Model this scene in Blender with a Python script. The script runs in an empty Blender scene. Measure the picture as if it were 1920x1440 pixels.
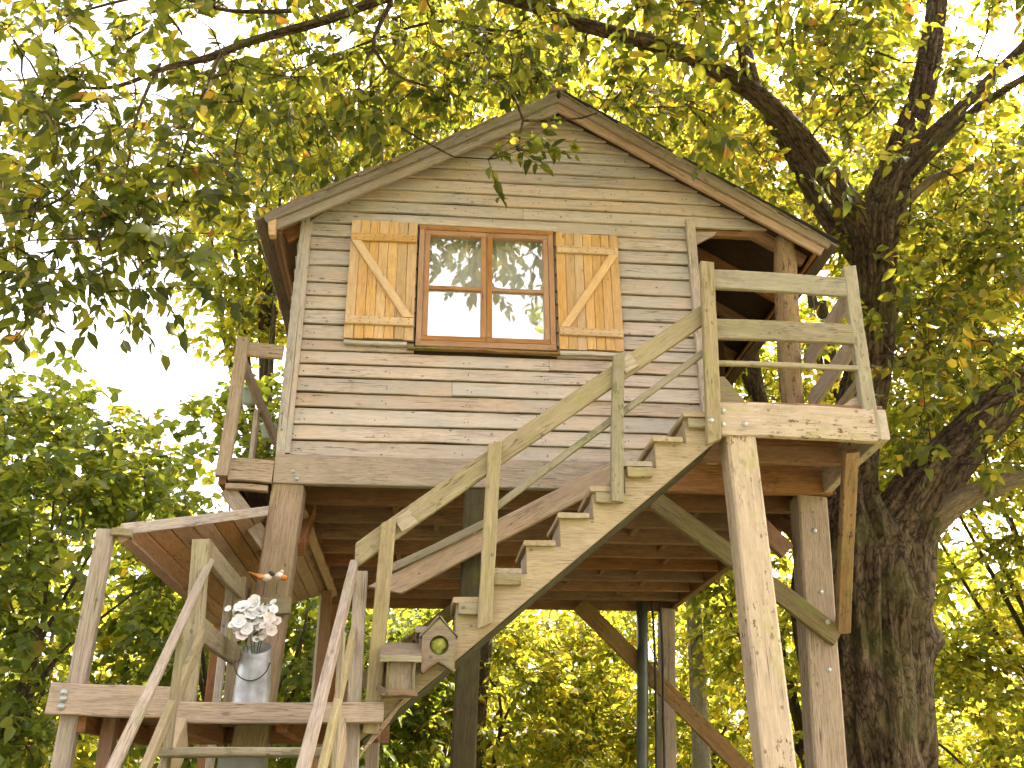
import bpy, bmesh, math, random
import numpy as np
from mathutils import Vector, Matrix, noise
random.seed(7); rng = np.random.default_rng(11)
sc = bpy.context.scene
col = sc.collection
R = math.radians

# ---------------------------------------------------------------- camera
F = 1750.0                                   # focal length in pixels of the 1920 px wide photograph
PITCH, YAW, ROLL = R(24), R(5.7), R(-0.5)
EYE = np.array([1.15, -6.0, 1.6])
fwd = np.array([math.sin(YAW)*math.cos(PITCH), math.cos(YAW)*math.cos(PITCH), math.sin(PITCH)])
right0 = np.array([math.cos(YAW), -math.sin(YAW), 0.0]); up0 = np.cross(right0, fwd)
cr, sr = math.cos(ROLL), math.sin(ROLL)
cright = cr*right0 + sr*up0; cup = -sr*right0 + cr*up0
cam = bpy.data.cameras.new('camera'); camo = bpy.data.objects.new('camera', cam); col.objects.link(camo)
cam.sensor_width = 36; cam.lens = F/1920*36; cam.clip_end = 2000
camo.matrix_world = Matrix(((cright[0], cup[0], -fwd[0], EYE[0]), (cright[1], cup[1], -fwd[1], EYE[1]),
                            (cright[2], cup[2], -fwd[2], EYE[2]), (0, 0, 0, 1)))
sc.camera = camo

# ---------------------------------------------------------------- sky, sun, exposure
SUN_AZ, SUN_EL = R(-32), R(48)              # azimuth measured from +X towards -Y (negative: behind the cabin)
sdir = Vector((math.cos(SUN_EL)*math.cos(SUN_AZ), -math.cos(SUN_EL)*math.sin(SUN_AZ), math.sin(SUN_EL)))
w = bpy.data.worlds.new('World'); sc.world = w; w.use_nodes = True
wn = w.node_tree.nodes; wn.clear()
sky = wn.new('ShaderNodeTexSky'); sky.sky_type = 'NISHITA'; sky.sun_disc = False
sky.sun_elevation = SUN_EL; sky.sun_rotation = math.atan2(sdir.x, sdir.y)
sky.air_density = 1.0; sky.dust_density = 6.0; sky.ozone_density = 0.6
bg = wn.new('ShaderNodeBackground'); bg.inputs['Strength'].default_value = 0.15
wo = wn.new('ShaderNodeOutputWorld')
hs = wn.new('ShaderNodeHueSaturation'); hs.inputs['Saturation'].default_value = .3           # hazy, pale summer sky
wm = wn.new('ShaderNodeMix'); wm.data_type = 'RGBA'; wm.blend_type = 'MULTIPLY'; wm.inputs[0].default_value = 1.0; wm.inputs[7].default_value = (1.08, 1.0, .94, 1)
w.node_tree.links.new(sky.outputs[0], hs.inputs['Color']); w.node_tree.links.new(hs.outputs[0], wm.inputs[6])
w.node_tree.links.new(wm.outputs[2], bg.inputs[0]); w.node_tree.links.new(bg.outputs[0], wo.inputs[0])
sl = bpy.data.lights.new('sun', 'SUN'); sl.energy = 2.9; sl.angle = R(0.5); sl.color = (1.0, 0.90, 0.74)
so = bpy.data.objects.new('sun', sl); col.objects.link(so); so.rotation_euler = sdir.to_track_quat('Z', 'Y').to_euler()
sc.view_settings.view_transform = 'Standard'; sc.view_settings.look = 'None'; sc.view_settings.gamma = 1
sc.view_settings.exposure = 2.98
sc.cycles.use_denoising = True; sc.cycles.adaptive_threshold = .02
sc.cycles.max_bounces = 6; sc.cycles.transparent_max_bounces = 6; sc.cycles.transmission_bounces = 4
sc.cycles.diffuse_bounces = 3; sc.cycles.glossy_bounces = 2

# ---------------------------------------------------------------- pixel -> place helpers
def at(px, py, ax, v):
    """the point seen at a photograph pixel on the plane X, Y or Z = v"""
    d = fwd + cright*(px-960)/F + cup*(720-py)/F
    i = 'XYZ'.index(ax); t = (v-EYE[i])/d[i]
    return Vector(EYE + t*d)
def proj(P):
    q = np.asarray(P, float) - EYE; z = q@fwd
    return 960+F*(q@cright)/z, 720-F*(q@cup)/z, z

# ---------------------------------------------------------------- object helpers
WM = {}
def place(o, M, parent=None):
    WM[o] = M
    if parent is not None:
        o.parent = parent; o.matrix_basis = WM[parent].inverted() @ M
    else:
        o.matrix_basis = M
    col.objects.link(o); return o
def tag(o, label=None, cat=None, group=None, kind=None):
    if label: o['label'] = label
    if cat: o['category'] = cat
    if group: o['group'] = group
    if kind: o['kind'] = kind
    return o
def thing(name, loc, label, cat, group=None):
    o = bpy.data.objects.new(name, None); o.empty_display_size = .1
    place(o, Matrix.Translation(Vector(loc))); return tag(o, label, cat, group)
def mesh_obj(name, verts, faces, mat, parent=None, M=None, smooth=False):
    me = bpy.data.meshes.new(name); me.from_pydata([tuple(v) for v in verts], [], faces); me.materials.append(mat)
    if smooth: me.polygons.foreach_set('use_smooth', [True]*len(me.polygons))
    me.update()
    return place(bpy.data.objects.new(name, me), M or Matrix.Identity(4), parent)
def share(name, src, M, parent):
    return place(bpy.data.objects.new(name, src.data), M, parent)

def board(name, a, b, wd, th, wdir, mat, parent, seg=5, ch=.005, bow=.004, skew=(0, 0), taper=1.0, wob=.0015):
    """a sawn timber from a to b; wd wide along wdir, th thick; local x runs along the grain"""
    a = Vector(a); b = Vector(b); x = (b-a); L = x.length; x.normalize()
    z = Vector(wdir); z = (z - x*z.dot(x)).normalized(); y = z.cross(x)
    hw, ht = wd/2, th/2; c = min(ch, hw*.4, ht*.4)
    prof = [(-ht+c, -hw), (ht-c, -hw), (ht, -hw+c), (ht, hw-c), (ht-c, hw), (-ht+c, hw), (-ht, hw-c), (-ht, -hw+c)]
    V, Fc = [], []; ph = random.uniform(0, 50)
    for i in range(seg+1):
        t = i/seg; s = 1+(taper-1)*t
        by = bow*math.sin(math.pi*t)*math.sin(ph); bz = bow*math.sin(math.pi*t*1.3)*math.cos(ph*1.7)
        for k, (py, pz) in enumerate(prof):
            sk = skew[0]*(1-t) + skew[1]*t
            j = wob*noise.noise(Vector((t*L*4+ph, k*.8, 0)))*2
            V.append((t*L - L/2 + sk*pz*s, py*s+by+j, pz*s+bz+wob*2*noise.noise(Vector((t*L*5+ph, (k//2)*3., 7)))))
    for i in range(seg):
        for k in range(8):
            k2 = (k+1) % 8
            Fc.append((i*8+k, (i+1)*8+k, (i+1)*8+k2, i*8+k2))
    Fc.append(tuple(range(8))); Fc.append(tuple(seg*8+7-k for k in range(8)))
    mid = (a+b)/2
    M = Matrix(((x.x, y.x, z.x, mid.x), (x.y, y.y, z.y, mid.y), (x.z, y.z, z.z, mid.z), (0, 0, 0, 1)))
    return mesh_obj(name, V, Fc, mat, parent, M)

def plate(name, pts, thick, nrm, mat, parent):
    """a flat sawn plate: outline pts extruded by thick along nrm"""
    n = Vector(nrm).normalized()*thick; P = [Vector(p) for p in pts]; c = sum(P, Vector())/len(P)
    V = [p-c for p in P] + [p-c+n for p in P]; k = len(P)
    Fc = [tuple(range(k)), tuple(range(2*k-1, k-1, -1))] + [(i, k+i, k+(i+1) % k, (i+1) % k) for i in range(k)]
    o = mesh_obj(name, V, Fc, mat, parent, Matrix.Translation(c))
    bm = bmesh.new(); bm.from_mesh(o.data); bmesh.ops.recalc_face_normals(bm, faces=bm.faces); bm.to_mesh(o.data); bm.free()
    return o

def tube(V, Fc, A, pts, rad, sides=8, cap=True, ridge=0.0, rs=3.0, lump=0.0, seed=0.0, ropes=0.0, burls=()):
    """sweep a round section along pts into V/Fc; A collects the bark coordinate of each vertex"""
    pts = [Vector(p) for p in pts]; n0 = len(V); n = len(pts)
    prev = None; dist = 0
    for i, p in enumerate(pts):
        d = (pts[min(i+1, n-1)] - pts[max(i-1, 0)]).normalized()
        if prev is None:
            u = d.orthogonal().normalized()
        else:
            u = (prev - d*prev.dot(d)).normalized()
        prev = u; v = d.cross(u)
        if i: dist += (p-pts[i-1]).length
        for k in range(sides):
            th = 2*math.pi*k/sides; c, s = math.cos(th), math.sin(th); r = rad[i]
            if ridge or lump:
                q = Vector((c*rs, s*rs, dist*.55*rs/3+seed))
                wv = noise.noise(q*.35+Vector((3, 1, seed)))
                f = 1-abs(noise.noise(Vector((c*rs*1.25+wv, s*rs*1.25+wv*.7, dist*.42+seed))))*2
                r *= 1+ridge*f + ridge*.5*noise.noise(q*2.3) + lump*noise.noise(Vector((c*.9, s*.9, dist*1.1+seed)))
            if ropes:
                wp = 2.4*noise.noise(Vector((c*.8, s*.8, dist*.55+seed)))+1.1*noise.noise(Vector((c*2, s*2, dist*1.3+seed)))
                e = abs(math.sin((9*th+wp*2.2+1.1*dist)/2))**.55-.62
                e2 = abs(math.sin((21*th+wp*4+2.3*dist+1)/2))**.6-.6
                md = .55+.6*noise.noise(Vector((c*1.3, s*1.3, dist*.9+5)))
                r += rad[i]*ropes*(e*md*1.5+e2*.45)
                for bp, br, bh in burls:
                    q = p+(u*c+v*s)*r; dq = (q-Vector(bp)).length/br
                    if dq < 1.6: r += bh*math.exp(-dq*dq*2.2)
            V.append(tuple(p + (u*c+v*s)*r)); A.append((c*rad[i]+seed, s*rad[i], dist))
    for i in range(n-1):
        for k in range(sides):
            k2 = (k+1) % sides
            Fc.append((n0+i*sides+k, n0+i*sides+k2, n0+(i+1)*sides+k2, n0+(i+1)*sides+k))
    if cap:
        Fc.append(tuple(n0+(n-1)*sides+k for k in range(sides))); Fc.append(tuple(n0+sides-1-k for k in range(sides)))
def smooth_path(P, Rr, step=.12):
    """Catmull-Rom through P with radii Rr"""
    P = [np.array(p, float) for p in P]; out, ro = [], []
    for i in range(len(P)-1):
        p0 = P[max(i-1, 0)]; p1 = P[i]; p2 = P[i+1]; p3 = P[min(i+2, len(P)-1)]
        m = max(2, int(np.linalg.norm(p2-p1)/step))
        for k in range(m):
            t = k/m
            out.append(.5*((2*p1)+(-p0+p2)*t+(2*p0-5*p1+4*p2-p3)*t*t+(-p0+3*p1-3*p2+p3)*t**3)); ro.append(Rr[i]*(1-t)+Rr[i+1]*t)
    out.append(P[-1]); ro.append(Rr[-1]); return out, ro
def tube_obj(name, paths, mat, parent, sides=10, **kw):
    V, Fc, A = [], [], []
    for P, Rr in paths: tube(V, Fc, A, P, Rr, sides, **kw)
    return mesh_obj(name, V, Fc, mat, parent, smooth=True)
def lathe(name, prof, mat, parent, M, n=32, closed=False):
    V, Fc = [], []
    for r, z in prof:
        for k in range(n): V.append((r*math.cos(2*math.pi*k/n), r*math.sin(2*math.pi*k/n), z))
    for i in range(len(prof)-1):
        for k in range(n): Fc.append((i*n+k, i*n+(k+1) % n, (i+1)*n+(k+1) % n, (i+1)*n+k))
    if closed: Fc.append(tuple(range(n-1, -1, -1)))
    return mesh_obj(name, V, Fc, mat, parent, M, smooth=True)

# ---------------------------------------------------------------- materials
def nt(name):
    m = bpy.data.materials.new(name); m.use_nodes = True; t = m.node_tree; t.nodes.clear()
    o = t.nodes.new('ShaderNodeOutputMaterial'); p = t.nodes.new('ShaderNodeBsdfPrincipled'); t.links.new(p.outputs[0], o.inputs[0])
    return m, t, p, o
def node(t, typ, **kw):
    n = t.nodes.new(typ)
    for k, v in kw.items():
        if isinstance(k, str) and hasattr(n, k): setattr(n, k, v)
        else: n.inputs[k].default_value = v
    return n
def ramp(t, src, stops):
    r = t.nodes.new('ShaderNodeValToRGB'); e = r.color_ramp.elements
    while len(e) < len(stops): e.new(.5)
    for i, (p, c) in enumerate(stops):
        e[i].position = p; e[i].color = c if len(c) == 4 else (*c, 1)
    t.links.new(src, r.inputs[0]); return r.outputs[0]
def mix(t, fac, a, b, mode='MIX'):
    m = t.nodes.new('ShaderNodeMix'); m.data_type = 'RGBA'; m.blend_type = mode; L = t.links.new
    for s, v in ((0, fac), (6, a), (7, b)):
        if hasattr(v, 'is_output'): L(v, m.inputs[s])
        else: m.inputs[s].default_value = v if s == 0 else (*v, 1)
    return m.outputs[2]
def mth(t, op, a, b=0.5):
    m = t.nodes.new('ShaderNodeMath'); m.operation = op
    for s, v in ((0, a), (1, b)):
        if hasattr(v, 'is_output'): t.links.new(v, m.inputs[s])
        else: m.inputs[s].default_value = v
    return m.outputs[0]
def wood(name, c1, c2, stain, moss=0.0, mosscol=(.13, .15, .03), rough=.8, var=.3, chips=0.0, chipcol=(.06, .04, .03), knots=.5, stainamt=.6, fiber=.5, bump=.5, grey=None, crack=.75):
    m, t, p, o = nt(name); L = t.links.new
    c1, c2, stain = [(c[0]*1.03, c[1]*.972, c[2]*1.0) for c in (c1, c2, stain)]
    tc = node(t, 'ShaderNodeTexCoord'); oi = node(t, 'ShaderNodeObjectInfo'); rnd = oi.outputs['Random']
    cmb = node(t, 'ShaderNodeCombineXYZ')
    for i, k in enumerate((37.0, 91.0, 53.0)): L(mth(t, 'MULTIPLY', rnd, k), cmb.inputs[i])
    add = node(t, 'ShaderNodeVectorMath', operation='ADD'); L(tc.outputs['Object'], add.inputs[0]); L(cmb.outputs[0], add.inputs[1])
    def mp(s):
        n = node(t, 'ShaderNodeMapping'); n.inputs['Scale'].default_value = s; L(add.outputs[0], n.inputs[0]); return n.outputs[0]
    def nz(vec, sc_, det=4, ro=.55, dist=0.0):
        n = node(t, 'ShaderNodeTexNoise'); n.inputs['Scale'].default_value = sc_; n.inputs['Detail'].default_value = det
        n.inputs['Roughness'].default_value = ro; n.inputs['Distortion'].default_value = dist; L(vec, n.inputs[0]); return n.outputs[0]
    grain = nz(mp((1.3, 16, 16)), 2.2, 6, .6, .6)
    fine = nz(mp((4, 70, 70)), 3.0, 3, .6)
    blot = nz(mp((1.0, 2.6, 2.6)), 2.4, 5, .62)
    blot2 = nz(mp((1.6, 5, 5)), 3.1, 6, .7)
    c = mix(t, ramp(t, grain, [(.34, (0, 0, 0)), (.66, (1, 1, 1))]), c2, c1)
    c = mix(t, mth(t, 'MULTIPLY', ramp(t, blot, [(.45, (0, 0, 0)), (.68, (1, 1, 1))]), stainamt), c, stain)
    c = mix(t, mth(t, 'MULTIPLY', ramp(t, fine, [(.35, (1, 1, 1)), (.56, (0, 0, 0))]), fiber), c, tuple(x*.42 for x in c2))
    c = mix(t, mth(t, 'MULTIPLY', ramp(t, blot2, [(.56, (0, 0, 0)), (.74, (1, 1, 1))]), .45), c, tuple(x*.5 for x in c2))
    if grey:
        gz = nz(mp((.55, 1.2, 1.2)), 2.7, 4, .55)
        c = mix(t, mth(t, 'MULTIPLY', ramp(t, gz, [(.5, (0, 0, 0)), (.64, (1, 1, 1))]), .7), c, grey)
        dk = nz(mp((2.5, 24, 24)), 2.1, 5, .7)
        c = mix(t, mth(t, 'MULTIPLY', ramp(t, dk, [(.63, (0, 0, 0)), (.72, (1, 1, 1))]), .45), c, (.16, .125, .095))
    if knots:
        vo = node(t, 'ShaderNodeTexVoronoi'); vo.inputs['Scale'].default_value = 2.3; L(mp((1.0, 2.4, 2.4)), vo.inputs[0])
        vd = mth(t, 'ADD', vo.outputs['Distance'], mth(t, 'MULTIPLY', blot2, .06))
        c = mix(t, mth(t, 'MULTIPLY', ramp(t, vd, [(.065, (1, 1, 1)), (.10, (0, 0, 0))]), knots), c, tuple(x*.3 for x in c2))
    if crack:
        ck = nz(mp((.55, 20, 20)), 2.6, 2, .5, .8); cm_ = nz(mp((.8, 1.5, 1.5)), 2.9, 3, .5)
        line = ramp(t, mth(t, 'ABSOLUTE', mth(t, 'SUBTRACT', ck, .5)), [(.006, (1, 1, 1)), (.02, (0, 0, 0))])
        c = mix(t, mth(t, 'MULTIPLY', mth(t, 'MULTIPLY', line, ramp(t, cm_, [(.48, (0, 0, 0)), (.6, (1, 1, 1))])), crack), c, (.045, .03, .02))
        v2 = node(t, 'ShaderNodeTexVoronoi'); v2.inputs['Scale'].default_value = 9.0; L(mp((.8, 1.0, 1.0)), v2.inputs[0])
        c = mix(t, mth(t, 'MULTIPLY', ramp(t, v2.outputs['Distance'], [(.06, (1, 1, 1)), (.10, (0, 0, 0))]), crack*.8), c, (.07, .05, .035))
        ds = nz(mp((3.2, 3.2, 3.2)), 2.3, 7, .72)
        c = mix(t, mth(t, 'MULTIPLY', ramp(t, ds, [(.55, (0, 0, 0)), (.75, (1, 1, 1))]), crack*.55), c, tuple(x*.38 for x in c2))
    if moss:
        mo = nz(mp((2.2, 4, 4)), 2.0, 6, .65)
        c = mix(t, ramp(t, mo, [(.62-.3*moss, (0, 0, 0)), (.78-.3*moss, (1, 1, 1))]), c, mosscol)
    if chips:
        ch = nz(mp((5, 11, 11)), 3.0, 6, .68); ch2 = nz(mp((.9, 1.6, 1.6)), 2.0, 2, .5)
        f = mth(t, 'MULTIPLY', ramp(t, ch, [(.57, (0, 0, 0)), (.60, (1, 1, 1))]), ramp(t, ch2, [(.50-.1*chips, (0, 0, 0)), (.62-.1*chips, (1, 1, 1))]))
        c = mix(t, f, c, chipcol)
    val = mth(t, 'ADD', mth(t, 'MULTIPLY', mth(t, 'FRACT', mth(t, 'MULTIPLY', rnd, 17.3)), var), 1-var*.55)
    hsv = node(t, 'ShaderNodeHueSaturation'); L(c, hsv.inputs['Color']); L(val, hsv.inputs['Value'])
    L(mth(t, 'ADD', mth(t, 'MULTIPLY', mth(t, 'FRACT', mth(t, 'MULTIPLY', rnd, 41.7)), .4), .8), hsv.inputs['Saturation'])
    L(hsv.outputs[0], p.inputs['Base Color']); p.inputs['Roughness'].default_value = rough; p.inputs['Specular IOR Level'].default_value = .25
    b = node(t, 'ShaderNodeBump'); b.inputs['Strength'].default_value = bump; b.inputs['Distance'].default_value = .006
    L(mth(t, 'ADD', mth(t, 'MULTIPLY', fine, .5), grain), b.inputs['Height']); L(b.outputs[0], p.inputs['Normal'])
    return m
def plain(name, c, rough=.6, metal=0.0, var=.25, sc_=12.0, bump=.15):
    m, t, p, o = nt(name); L = t.links.new
    tc = node(t, 'ShaderNodeTexCoord'); n = node(t, 'ShaderNodeTexNoise'); n.inputs['Scale'].default_value = sc_; n.inputs['Detail'].default_value = 6
    L(tc.outputs['Object'], n.inputs[0])
    L(ramp(t, n.outputs[0], [(.3, tuple(x*(1-var) for x in c)), (.7, tuple(min(1, x*(1+var)) for x in c))]), p.inputs['Base Color'])
    p.inputs['Roughness'].default_value = rough; p.inputs['Metallic'].default_value = metal
    b = node(t, 'ShaderNodeBump'); b.inputs['Strength'].default_value = bump; b.inputs['Distance'].default_value = .004
    L(n.outputs[0], b.inputs['Height']); L(b.outputs[0], p.inputs['Normal']); return m
def bark(name, c1, c2, moss=.3, pale=None):
    m, t, p, o = nt(name); L = t.links.new
    at_ = node(t, 'ShaderNodeAttribute', attribute_name='bark')
    mp = node(t, 'ShaderNodeMapping'); mp.inputs['Scale'].default_value = (1, 1, .16); L(at_.outputs['Vector'], mp.inputs[0])
    nz = node(t, 'ShaderNodeTexNoise'); nz.inputs['Scale'].default_value = 6; nz.inputs['Detail'].default_value = 5; L(mp.outputs[0], nz.inputs[0])
    wv = node(t, 'ShaderNodeVectorMath', operation='ADD'); sc2 = node(t, 'ShaderNodeVectorMath', operation='SCALE'); sc2.inputs['Scale'].default_value = .16
    L(nz.outputs['Color'], sc2.inputs[0]); L(mp.outputs[0], wv.inputs[0]); L(sc2.outputs[0], wv.inputs[1])
    n1 = node(t, 'ShaderNodeTexNoise'); n1.inputs['Scale'].default_value = 17; n1.inputs['Detail'].default_value = 3; n1.inputs['Roughness'].default_value = .5; L(wv.outputs[0], n1.inputs[0])
    rg = mth(t, 'SUBTRACT', 1.0, mth(t, 'MULTIPLY', mth(t, 'ABSOLUTE', mth(t, 'SUBTRACT', n1.outputs[0], .5)), 5.0))
    n2 = node(t, 'ShaderNodeTexNoise'); n2.inputs['Scale'].default_value = 45; n2.inputs['Detail'].default_value = 8; n2.inputs['Roughness'].default_value = .72
    mp2 = node(t, 'ShaderNodeMapping'); mp2.inputs['Scale'].default_value = (1, 1, .45); L(at_.outputs['Vector'], mp2.inputs[0]); L(mp2.outputs[0], n2.inputs[0])
    mp3 = node(t, 'ShaderNodeMapping'); mp3.inputs['Scale'].default_value = (1, 1, 2.4); L(wv.outputs[0], mp3.inputs[0])
    vo = node(t, 'ShaderNodeTexVoronoi', feature='DISTANCE_TO_EDGE'); vo.inputs['Scale'].default_value = 27; L(mp3.outputs[0], vo.inputs[0])
    h = mth(t, 'ADD', mth(t, 'MULTIPLY', rg, -.45), mth(t, 'MULTIPLY', n2.outputs[0], 1.15))
    h = mth(t, 'ADD', h, mth(t, 'MULTIPLY', ramp(t, vo.outputs[0], [(0, (0, 0, 0)), (.2, (1, 1, 1))]), .28))
    c = mix(t, ramp(t, mth(t, 'ADD', h, .05), [(.25, (0, 0, 0)), (1.0, (1, 1, 1))]), c2, c1)
    n3 = node(t, 'ShaderNodeTexNoise'); n3.inputs['Scale'].default_value = 2.2; n3.inputs['Detail'].default_value = 6; L(at_.outputs['Vector'], n3.inputs[0])
    c = mix(t, mth(t, 'MULTIPLY', ramp(t, n3.outputs[0], [(.5, (0, 0, 0)), (.68, (1, 1, 1))]), moss), c, (.11, .115, .03))
    L(c, p.inputs['Base Color']); p.inputs['Roughness'].default_value = .9; p.inputs['Specular IOR Level'].default_value = .15
    b = node(t, 'ShaderNodeBump'); b.inputs['Strength'].default_value = .9; b.inputs['Distance'].default_value = .05
    L(h, b.inputs['Height']); L(b.outputs[0], p.inputs['Normal']); return m
def leafmat(name, stops, trans=.5, boost=1.7):
    m, t, p, o = nt(name); L = t.links.new
    a = node(t, 'ShaderNodeAttribute', attribute_name='tone')
    c = ramp(t, a.outputs['Fac'], stops)
    tc = node(t, 'ShaderNodeTexCoord'); n = node(t, 'ShaderNodeTexNoise'); n.inputs['Scale'].default_value = 22; n.inputs['Detail'].default_value = 3; L(tc.outputs['Object'], n.inputs[0])
    c = mix(t, mth(t, 'MULTIPLY', ramp(t, n.outputs[0], [(.4, (0, 0, 0)), (.7, (1, 1, 1))]), .2), c, (.14, .12, .02))
    L(c, p.inputs['Base Color']); p.inputs['Roughness'].default_value = .5; p.inputs['Specular IOR Level'].default_value = .35
    tr = node(t, 'ShaderNodeBsdfTranslucent'); tcol = mix(t, 1.0, c, (boost*1.15, boost, boost*.45), 'MULTIPLY'); L(tcol, tr.inputs[0])
    ms = node(t, 'ShaderNodeMixShader'); ms.inputs[0].default_value = trans
    L(p.outputs[0], ms.inputs[1]); L(tr.outputs[0], ms.inputs[2]); L(ms.outputs[0], o.inputs[0]); return m

m_siding = wood('weathered_siding', (.52, .45, .38), (.41, .358, .305), (.55, .43, .295), var=.22, stainamt=.6, knots=.85, fiber=.28, grey=(.40, .365, .34))
m_beam = wood('weathered_beam', (.42, .34, .26), (.31, .25, .185), (.45, .35, .22), var=.2)
m_post = wood('weathered_post', (.38, .305, .225), (.275, .215, .155), (.32, .27, .15), moss=.12, mosscol=(.23, .22, .09), var=.2)
m_olive = wood('olive_rail', (.325, .28, .18), (.24, .205, .125), (.28, .26, .13), moss=.15, mosscol=(.22, .215, .075), var=.25, chips=.25, chipcol=(.16, .14, .07), fiber=.35)
m_porch = wood('peeling_porch_paint', (.48, .40, .30), (.38, .31, .225), (.42, .36, .22), moss=.14, mosscol=(.30, .28, .11), var=.2, chips=.6, chipcol=(.12, .085, .05), fiber=.25, knots=.2)
m_pine = wood('fresh_pine', (.60, .40, .19), (.50, .31, .13), (.64, .45, .24), var=.28, fiber=.35, knots=.95, crack=.5, rough=.6)
m_frame = wood('stained_window_frame', (.40, .215, .095), (.31, .155, .06), (.44, .25, .11), var=.15, fiber=.3, rough=.5)
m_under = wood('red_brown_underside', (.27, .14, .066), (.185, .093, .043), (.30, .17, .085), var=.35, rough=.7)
m_ceil = wood('orange_boarding', (.44, .275, .15), (.34, .20, .10), (.41, .26, .15), var=.3, rough=.6)
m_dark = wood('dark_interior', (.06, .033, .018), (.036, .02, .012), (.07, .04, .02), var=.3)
m_trim = wood('pale_grey_trim', (.52, .47, .40), (.38, .345, .30), (.55, .47, .36), var=.15)
m_stair = wood('pale_stair_wood', (.40, .335, .23), (.30, .25, .165), (.38, .325, .19), moss=.12, mosscol=(.27, .25, .11), var=.15)
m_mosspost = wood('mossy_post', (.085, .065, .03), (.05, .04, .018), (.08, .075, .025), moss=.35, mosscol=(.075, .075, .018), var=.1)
m_mossbrace = wood('mossy_brace', (.20, .16, .085), (.13, .10, .05), (.17, .16, .06), moss=.3, mosscol=(.15, .15, .045), var=.1)
m_log = wood('bark_streaked_log', (.30, .20, .11), (.20, .125, .065), (.22, .19, .09), moss=.2, var=.1, chips=.6, chipcol=(.07, .045, .025))
m_shingle = wood('grey_roof_shingle', (.26, .205, .145), (.18, .14, .10), (.23, .205, .13), moss=.15, var=.35, rough=.9)
m_felt = plain('black_felt', (.03, .03, .032), .9)
m_bolt = plain('zinc_bolt', (.40, .40, .39), .5, .6)
m_zinc = plain('galvanised_metal', (.36, .36, .36), .42, .5, .4, 9, .4)
m_dgrey = plain('grey_plastic', (.22, .22, .21), .6, 0, .2, 4)
m_pipe = plain('grey_green_pipe', (.085, .095, .075), .4, .2, .25, 6)
m_wire = plain('dark_wire', (.03, .03, .03), .5, .3)
m_cloth = plain('white_curtain', (.80, .80, .78), .9, 0, .05, 5, .3)
m_white = plain('white_petal', (.82, .82, .84), .6, 0, .06, 20)
m_pink = plain('blush_petal', (.78, .68, .64), .6, 0, .1, 20)
m_orange = plain('orange_glaze', (.62, .24, .06), .25, 0, .3, 20)
m_cream = plain('cream_glaze', (.78, .70, .60), .25, 0, .15, 18)
m_black = plain('black_glaze', (.05, .05, .055), .3, 0, .2, 20)
m_pot = plain('blue_grey_pot', (.36, .42, .44), .55, 0, .15, 8)
m_bird = wood('birdhouse_wood', (.25, .185, .12), (.17, .125, .08), (.24, .20, .105), moss=.25, mosscol=(.22, .21, .08), var=.2)
m_mossball = plain('yellow_green_moss', (.23, .24, .04), .95, 0, .5, 30, .8)
m_leafgreen = plain('stem_green', (.09, .15, .03), .6, 0, .3, 20)
def glass():
    m, t, p, o = nt('window_glass'); L = t.links.new
    g = node(t, 'ShaderNodeBsdfGlossy'); g.inputs['Roughness'].default_value = .015; g.inputs['Color'].default_value = (.96, .97, .98, 1)
    tr = node(t, 'ShaderNodeBsdfTransparent'); ms = node(t, 'ShaderNodeMixShader'); ms.inputs[0].default_value = .26
    tc = node(t, 'ShaderNodeTexCoord'); n = node(t, 'ShaderNodeTexNoise'); n.inputs['Scale'].default_value = 5; L(tc.outputs['Object'], n.inputs[0])
    b = node(t, 'ShaderNodeBump'); b.inputs['Strength'].default_value = .05; b.inputs['Distance'].default_value = .01; L(n.outputs[0], b.inputs['Height']); L(b.outputs[0], g.inputs['Normal'])
    L(tr.outputs[0], ms.inputs[1]); L(g.outputs[0], ms.inputs[2]); L(ms.outputs[0], o.inputs[0]); return m
m_glass = glass()
m_bark = bark('dark_furrowed_bark', (.23, .155, .088), (.032, .02, .012), .45)
m_bark2 = bark('grey_brown_bark', (.16, .12, .08), (.06, .045, .03), .3)
m_palebark = bark('pale_brown_bark', (.34, .26, .17), (.17, .12, .075), .25)
m_birch = bark('pale_smooth_bark', (.48, .43, .33), (.33, .28, .2), .15)
GREEN = [(0, (.018, .030, .007)), (.3, (.046, .066, .012)), (.6, (.098, .115, .019)), (.84, (.165, .165, .026)), (.95, (.25, .19, .034)), (1, (.22, .09, .03))]
GOLD = [(0, (.06, .09, .018)), (.3, (.13, .165, .028)), (.6, (.215, .232, .038)), (.88, (.30, .278, .046)), (1, (.30, .18, .036))]
HAZEL = [(0, (.065, .105, .02)), (.4, (.11, .155, .028)), (.75, (.16, .20, .036)), (.95, (.21, .21, .035)), (1, (.27, .21, .04))]
m_leaf = leafmat('canopy_leaf', GREEN, .55, 2.3)
m_gold = leafmat('golden_leaf', GOLD, .6, 2.7)
m_hazel = leafmat('hazel_leaf', HAZEL, .5, 2.2)

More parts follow.
